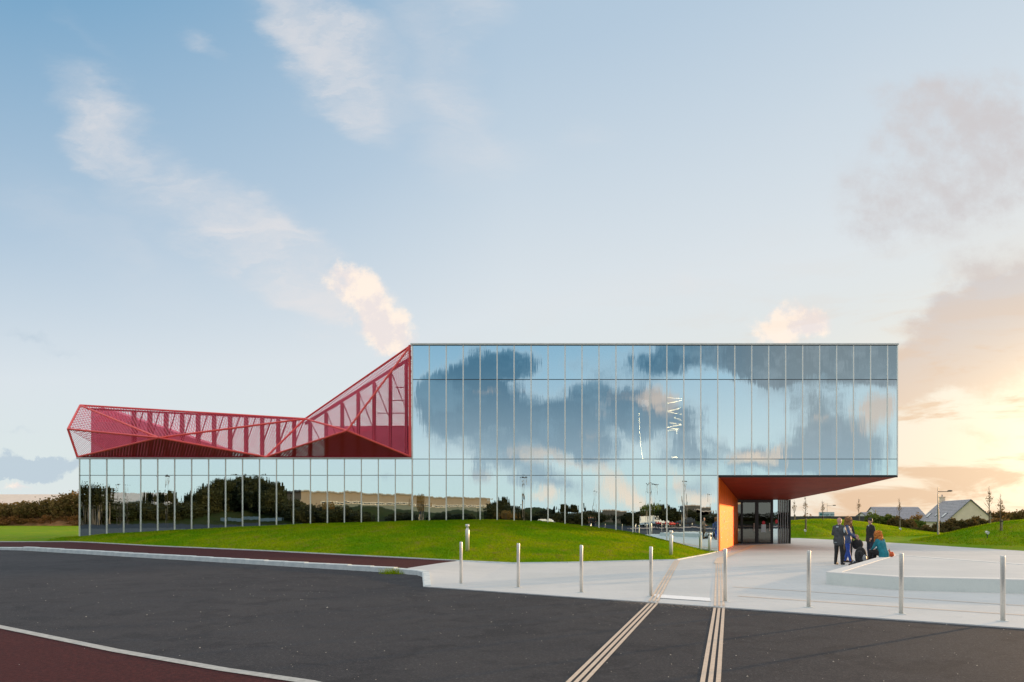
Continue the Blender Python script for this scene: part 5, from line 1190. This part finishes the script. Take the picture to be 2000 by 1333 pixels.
for a in [(400, 948, 168, crown1, 'mirrored dark round tree at the left flank of the tall dark clump', 1.0), (430, 932, 166, crown1, 'mirrored tall dark tree, second of the clump', 1.1), (468, 928, 170, crown1, 'mirrored tall dark tree in the middle of the clump', 1.1), (505, 930, 164, crown1, 'mirrored tall dark tree right of the clump middle', 1.05),
          (538, 938, 160, crown1, 'mirrored dark tree at the right flank of the clump', .8), (372, 972, 160, crown2, 'mirrored low dark bush left of the dark clump', 1.6), (340, 978, 158, crown2, 'mirrored low dark bush beneath the lamp', 2.), (330, 958, 162, crown3, 'mirrored small round-headed tree near the left lamp', 1.), (298, 962, 165, crown3, 'mirrored small tree right of the reflected dark house', 1.),
          (270, 972, 158, crown2, 'mirrored dark hedge bush right of the dark house', 2.2), (225, 974, 156, crown2, 'mirrored dark hedge bush below the dark house', 2.2), (185, 978, 154, crown2, 'mirrored dark hedge bush under the tufted trees', 2.2), (570, 968, 158, crown2, 'mirrored bush at the left end of the warehouse', 1.4), (610, 980, 150, crown2, 'mirrored dark bush before the warehouse, left', 1.5), (655, 982, 150, crown2, 'mirrored dark bush before the warehouse, centre', 1.7), (640, 978, 149, crown5, 'mirrored bare bronze tree before the warehouse', .9),
          (700, 996, 150, crown2, 'mirrored low bush before the warehouse, right of centre', 2.6), (790, 998, 150, crown2, 'mirrored low bush left of the slim bronze tree', 2.6), (860, 997, 148, crown2, 'mirrored low bush right of the slim bronze tree', 2.4), (905, 999, 146, crown2, 'mirrored low bush below the warehouse right end', 2.6), (820, 962, 140, crown5, 'mirrored slim bronze tree before the warehouse right half', .8),
          (962, 974, 135, crown2, 'mirrored dark bush at the right end of the warehouse', 1.0), (985, 970, 136, crown1, 'mirrored dark tree behind the reflected lamp', .9), (1005, 982, 134, crown2, 'mirrored dark bush right of the reflected lamp', 1.2), (990, 996, 120, crown5, 'mirrored bronze grass clump below the reflected lamp', 2.5),
          (1065, 990, 150, crown2, 'mirrored bush behind the white car', 1.8), (1082, 988, 148, crown3, 'mirrored round-headed tree behind the white car', 1.0), (1103, 984, 146, crown3, 'mirrored windswept tree right of the white car', 1.2), (1124, 983, 146, crown3, 'mirrored windswept tree, right-hand of the pair', 1.2), (1110, 996, 144, crown2, 'mirrored low bush under the windswept pair', 3.), (1148, 994, 150, crown2, 'mirrored bush behind the two walkers', 2.),
          (1230, 996, 150, crown2, 'mirrored bush left of the white van', 1.6), (1245, 994, 145, crown2, 'mirrored dark bush near the yellow post', 1.4), (1262, 984, 152, crown4, 'mirrored pale poplar behind the white van, left', 1.5), (1279, 983, 152, crown4, 'mirrored pale poplar behind the white van, right', 1.5), (1293, 985, 156, crown1, 'mirrored dark round tree right of the poplars', .9), (1311, 991, 150, crown1, 'mirrored dark round tree above the motorcycles', 1.2), (1302, 990, 150, crown2, 'mirrored dark bush between the dark round trees', 1.5),
          (1345, 993, 170, crown2, 'mirrored dark bush left of the block of flats', 1.5), (1391, 1000, 170, crown2, 'mirrored dark bush nearest the entrance corner', 2.6), (1160, 998, 170, crown2, 'mirrored dark bush by the far low shed', 2.6)]: rtree(*a)
# low hedge masses closing the view behind
for k, (x0, x1, Yv, top, lab) in enumerate(((-160, -62, 172, 4.6, 'mirrored dark hedge line at the left beyond the mounds'), (-62, -20, 176, 2.6, 'mirrored dark hedge line before the warehouse'), (-20, 25, 182, 3.1, 'mirrored dark hedge line behind the car park, centre'), (25, 75, 186, 3.2, 'mirrored dark hedge line behind the car park, right'))):
    lob = []; r3 = random.Random(k)
    x = x0
    while x < x1: lob.append((x, 2*YF-Yv+r3.uniform(-1, 1), top*.45, 2.4, 2., top*r3.uniform(.45, .62))); x += 2.2
    tag(link('hedge', leafcloud('hedge', int((x1-x0)*130), lob, .3, M['leaf_dark'], 40+k)), lab, 'hedge')
# cordylines
cm = MB(); r3 = random.Random(2)
for i in range(260):
    a = r3.uniform(0, 6.28); e_ = r3.uniform(-.9, 1.3); l = r3.uniform(.7, 1.1); d = Vector((math.cos(a)*math.cos(e_), math.sin(a)*math.cos(e_), math.sin(e_))); s_ = d.orthogonal()*.05; z0 = Vector((0, 0, 3.2+r3.uniform(-.9, .9)))
    cm.add([z0-s_, z0+s_, z0+d*l*.7+s_*.6-Vector((0, 0, .05)), z0+d*l-Vector((0, 0, .3)), z0+d*l*.7-s_*.6-Vector((0, 0, .05))], [(0, 1, 2, 3, 4)])
cmm = cm.mesh('leaf_head', M['leaf_dark']); ct = MB(); ct.tube((0, 0, 0), (.1, 0, 3.2), .16, .1, 8); ctm = ct.mesh('trunk', M['lamp_dark'])
for i, (pxx, yt, lab) in enumerate(((165, 940, 'mirrored tufted palm-like tree leftmost in the glass'), (187, 944, 'mirrored tufted palm-like tree second from the left'), (212, 948, 'mirrored tufted palm-like tree beside the reflected dark house'))):
    p = back(pxx, yt, 140); o = empty('palm_tree', lab, 'palm tree', (p.x, p.y, 0), i, 'palm-like trees seen in the glass'); s_ = p.z/4.6; o.scale = (s_*1.3, s_*1.3, s_); link('leaf_head', cmm, o); link('trunk', ctm, o)
# dark house and other buildings
p = back(250, 962, 205); o = empty('dark_house', 'mirrored dark slate house behind the palm-like trees', 'house', (p.x, p.y, 0))
b_ = MB(); b_.box((-12, -5, 0), (14, 5, 5)); b_.build('wall', M['cladding'], o); b_ = MB(); b_.add([(-12.5, -5.5, 5), (14.5, -5.5, 5), (14.5, 5.5, 5), (-12.5, 5.5, 5), (-11, 0, 9.3), (10, 0, 8.8)], [(0, 1, 5, 4), (2, 3, 4, 5), (1, 2, 5), (3, 0, 4)]); b_.build('roof', M['slate'], o)
A = back(592, 1005, 168); Bq = back(955, 1005, 240)
dW = Vector((Bq.x-A.x, Bq.y-A.y)); LW = dW.length; o = empty('warehouse', 'mirrored long beige and grey warehouse with clerestory windows', 'warehouse', (A.x, A.y, 0), math.atan2(dW.y, dW.x))
# wall side faces the road (+normal), local +y
b_ = MB(); b_.box((0, -22, 0), (LW, -.2, 8.0)); b_.build('wall', M['beige_clad'], o)
b_ = MB(); b_.box((6, -.19, 2.4), (LW, .1, 5.0)); b_.build('lower_cladding', M['green_clad'], o)
for k in range(int(LW/3)-2):
    f_ = MB(); f_.box((6+k*3, -.19, 5.15), (8.6+k*3, .06, 5.75)); w = f_.build('window', M['white_plastic'], o); f_ = MB()
    for q in range(2): f_.box((6.1+k*3+q*1.25, .061, 5.22), (7.2+k*3+q*1.25, .075, 5.68))
    f_.build('pane', M['car_glass'], w)
b_ = MB(); b_.box((-.6, -22.5, 8.0), (LW+.6, .6, 8.35)); b_.build('roof', M['grey_roof'], o)
b_ = MB(); b_.box((22, .11, 0), (24.5, 1.2, 4.2)); b_.build('entrance_panel', M['render'], o); b_ = MB(); b_.box((28, .11, 2.3), (LW, 2.2, 2.6)); b_.build('canopy', M['blue_metal'], o)
for pxx, w_, h_, lab in ((1198, 7, 3.3, 'mirrored low dark shed right of the walkers'), (1360, 8, 4.4, 'mirrored dark block of flats above the dark car'), (1377, 5, 3.4, 'mirrored small dark block nearest the entrance corner')):
    p = back(pxx, 1000, 180); o = empty('dark_block', lab, 'building', (p.x, p.y, 0)); b_ = MB(); b_.box((-w_/2, -4, 0), (w_/2, 4, h_)); b_.build('wall', M['cladding'], o); b_ = MB(); b_.box((-w_/2-.2, -4.2, h_), (w_/2+.2, 4.2, h_+.25)); b_.build('roof', M['slate'], o)
    for q in range(3): b_ = MB(); b_.box((-w_/2+.6+q*w_/3, 4.0, 1.2), (-w_/2+1.6+q*w_/3, 4.04, 2.4)); b_.build('window', M['car_glass'], o)
# blue fence
p = back(440, 1003, 150); o = empty('blue_fence', 'mirrored low pale blue fence before the dark clump', 'fence', (p.x, p.y, 1.0))
for k in range(6): b_ = MB(); b_.box((k*2, 0, 0), (k*2+1.9, .06, .7)); b_.build('fence_panel', M['blue_metal'], o)
# basket street lamps
def basket_lamp():
    o = empty('street_lamp', '', 'street lamp', group='tall basket street lamps seen in the glass')
    b_ = MB(); b_.tube((0, 0, 0), (0, 0, 6.6), .09, .06, 10); b_.build('pole', M['lamp_dark'], o)
    b_ = MB()
    for k in range(4): a = k*math.pi/2; b_.tube((0, 0, 6.5), (.38*math.cos(a), .38*math.sin(a), 7.8), .03, .02, 6)
    b_.build('basket', M['lamp_grey'], o); b_ = MB(); b_.lathe([(.46, 7.8), (.5, 7.86), (.3, 7.95)], 16); b_.build('lamp_head', M['lamp_dark'], o, True); return o
bl0 = basket_lamp()
for i, (pxx, Yv, lab) in enumerate(((237, 128, 'mirrored basket street lamp right of the palm-like trees'), (323, 103, 'mirrored basket street lamp left of the dark clump'), (1023, 103, 'mirrored tall basket street lamp left of the white car'), (1161, 165, 'mirrored distant basket street lamp above the two walkers'), (1266, 122, 'mirrored basket street lamp above the white van, left of two'), (1276, 127, 'mirrored basket street lamp above the white van, right of two'), (1333, 118, 'mirrored basket street lamp left of the pair over the dark car'), (1338, 120, 'mirrored basket street lamp right of the pair over the dark car'), (1391, 176, 'mirrored distant basket street lamp by the entrance corner'))):
    o = bl0 if i == 0 else copy_tree(bl0); o.location = ((pxx-X0)*Yv/FPX, 2*YF-Yv, -.02); o['label'] = lab
# cars
def car(lab, paint, loc, rz, kind='hatch', L=4.3, cat='car', name='parked_car'):
    o = empty(name, lab, cat, loc, rz); W2 = .86
    prof = {'hatch': [(-2.1, .35), (-2.12, .75), (-1.95, 1.0), (-1.5, 1.42), (-.9, 1.52), (.1, 1.5), (.75, 1.2), (1.0, 1.0), (1.75, .86), (2.1, .62), (2.12, .35)],
            'van': [(-2.3, .35), (-2.32, 1.1), (-2.25, 1.75), (-2.0, 1.9), (.4, 1.9), (.95, 1.6), (1.35, 1.12), (2.1, .92), (2.3, .65), (2.3, .35)]}[kind]
    b_ = MB(); n = len(prof)
    for y in (-W2, W2): b_.v += [(x, y*(1 if z < 1.0 else .86), z) for x, z in prof]
    b_.f += [tuple(range(n)), tuple(range(n, 2*n))[::-1]]+[(i, (i+1) % n, n+(i+1) % n, n+i) for i in range(n)]
    b_.build('body', M[paint], o)
    for sd in (-1, 1):
        y = sd*(W2*.875+.04); win = [(-1.6, 1.02), (-1.25, 1.38), (.05, 1.4), (.72, 1.05)] if kind == 'hatch' else [(.1, 1.15), (.1, 1.7), (.55, 1.7), (1.1, 1.18)]
        g_ = MB(); g_.add([(x, sd*(W2*.86+.012+(0.06 if z < 1.2 else 0)), z) for x, z in win], [(0, 1, 2, 3)]); g_.build('side_window', M['car_glass'], o)
        for xw in (-1.35, 1.35):
            w = MB(); w.tube((xw, sd*.72, .32), (xw, sd*.9, .32), .32, .32, 18); wh = w.build('wheel', M['tyre'], o); w = MB(); w.tube((xw, sd*.9, .32), (xw, sd*.912, .32), .2, .2, 12); w.build('rim', M['steel'], wh)
    return o
car('mirrored white hatchback car parked across the road', 'car_white', ((1055-X0)*95/FPX, 2*YF-95, -.0), R(180))
car('mirrored white van parked beyond the gravel bed', 'car_white', ((1275-X0)*128/FPX, 2*YF-128, .0), R(0), 'van', cat='van', name='parked_van')
car('mirrored black hatchback car parked right of the motorcycles', 'car_dark', ((1338-X0)*122/FPX, 2*YF-122, 0), R(180))
def motorbike():
    o = empty('motorcycle', '', 'motorcycle', group='red motorcycles seen in the glass')
    for x in (-.7, .7):
        w = MB()
        for i in range(18): a, b = 2*math.pi*i/18, 2*math.pi*(i+1)/18; w.capsule((x+.27*math.cos(a), 0, .31+.27*math.sin(a)), .05, (x+.27*math.cos(b), 0, .31+.27*math.sin(b)), .05, 6)
        w.build('wheel', M['tyre'], o)
    b_ = MB(); b_.ell((.12, 0, .82), (.32, .16, .16), 12, 8); b_.ell((.62, 0, .9), (.2, .2, .24), 12, 8); b_.ell((-.55, 0, .85), (.32, .12, .1), 12, 8); b_.build('fairing', M['bike_red'], o, True)
    b_ = MB(); b_.ell((0, 0, .5), (.32, .16, .2), 12, 8); b_.build('engine', M['lamp_dark'], o, True)
    b_ = MB(); b_.tube((.5, -.08, 1.0), (.75, -.08, .31), .03); b_.tube((.5, .08, 1.0), (.75, .08, .31), .03); b_.tube((.45, -.35, 1.05), (.45, .35, 1.05), .02); b_.build('fork', M['steel'], o)
    b_ = MB(); b_.ell((-.3, 0, .86), (.3, .14, .07), 12, 8); b_.build('seat', M['tyre'], o, True); return o
m0 = motorbike(); m0.location = ((1291-X0)*92/FPX, 2*YF-92, 0); m0.rotation_euler = (0, R(0), R(200)); m0['label'] = 'mirrored red motorcycle, left of the two'
m1 = copy_tree(m0); m1.location = ((1310-X0)*91/FPX, 2*YF-91, 0); m1.rotation_euler = (0, 0, R(150)); m1['label'] = 'mirrored red motorcycle, right of the two'
# two walkers
for i, (pxx, lab) in enumerate(((1150, 'mirrored walker in black crossing the road, left of two'), (1161, 'mirrored walker in black crossing the road, right of two'))):
    o = copy_tree(p4); o.location = ((pxx-X0)*108/FPX, 2*YF-108, 0); o.rotation_euler = (0, 0, R(20+30*i)); o['label'] = lab
print('objects', len(bpy.data.objects))
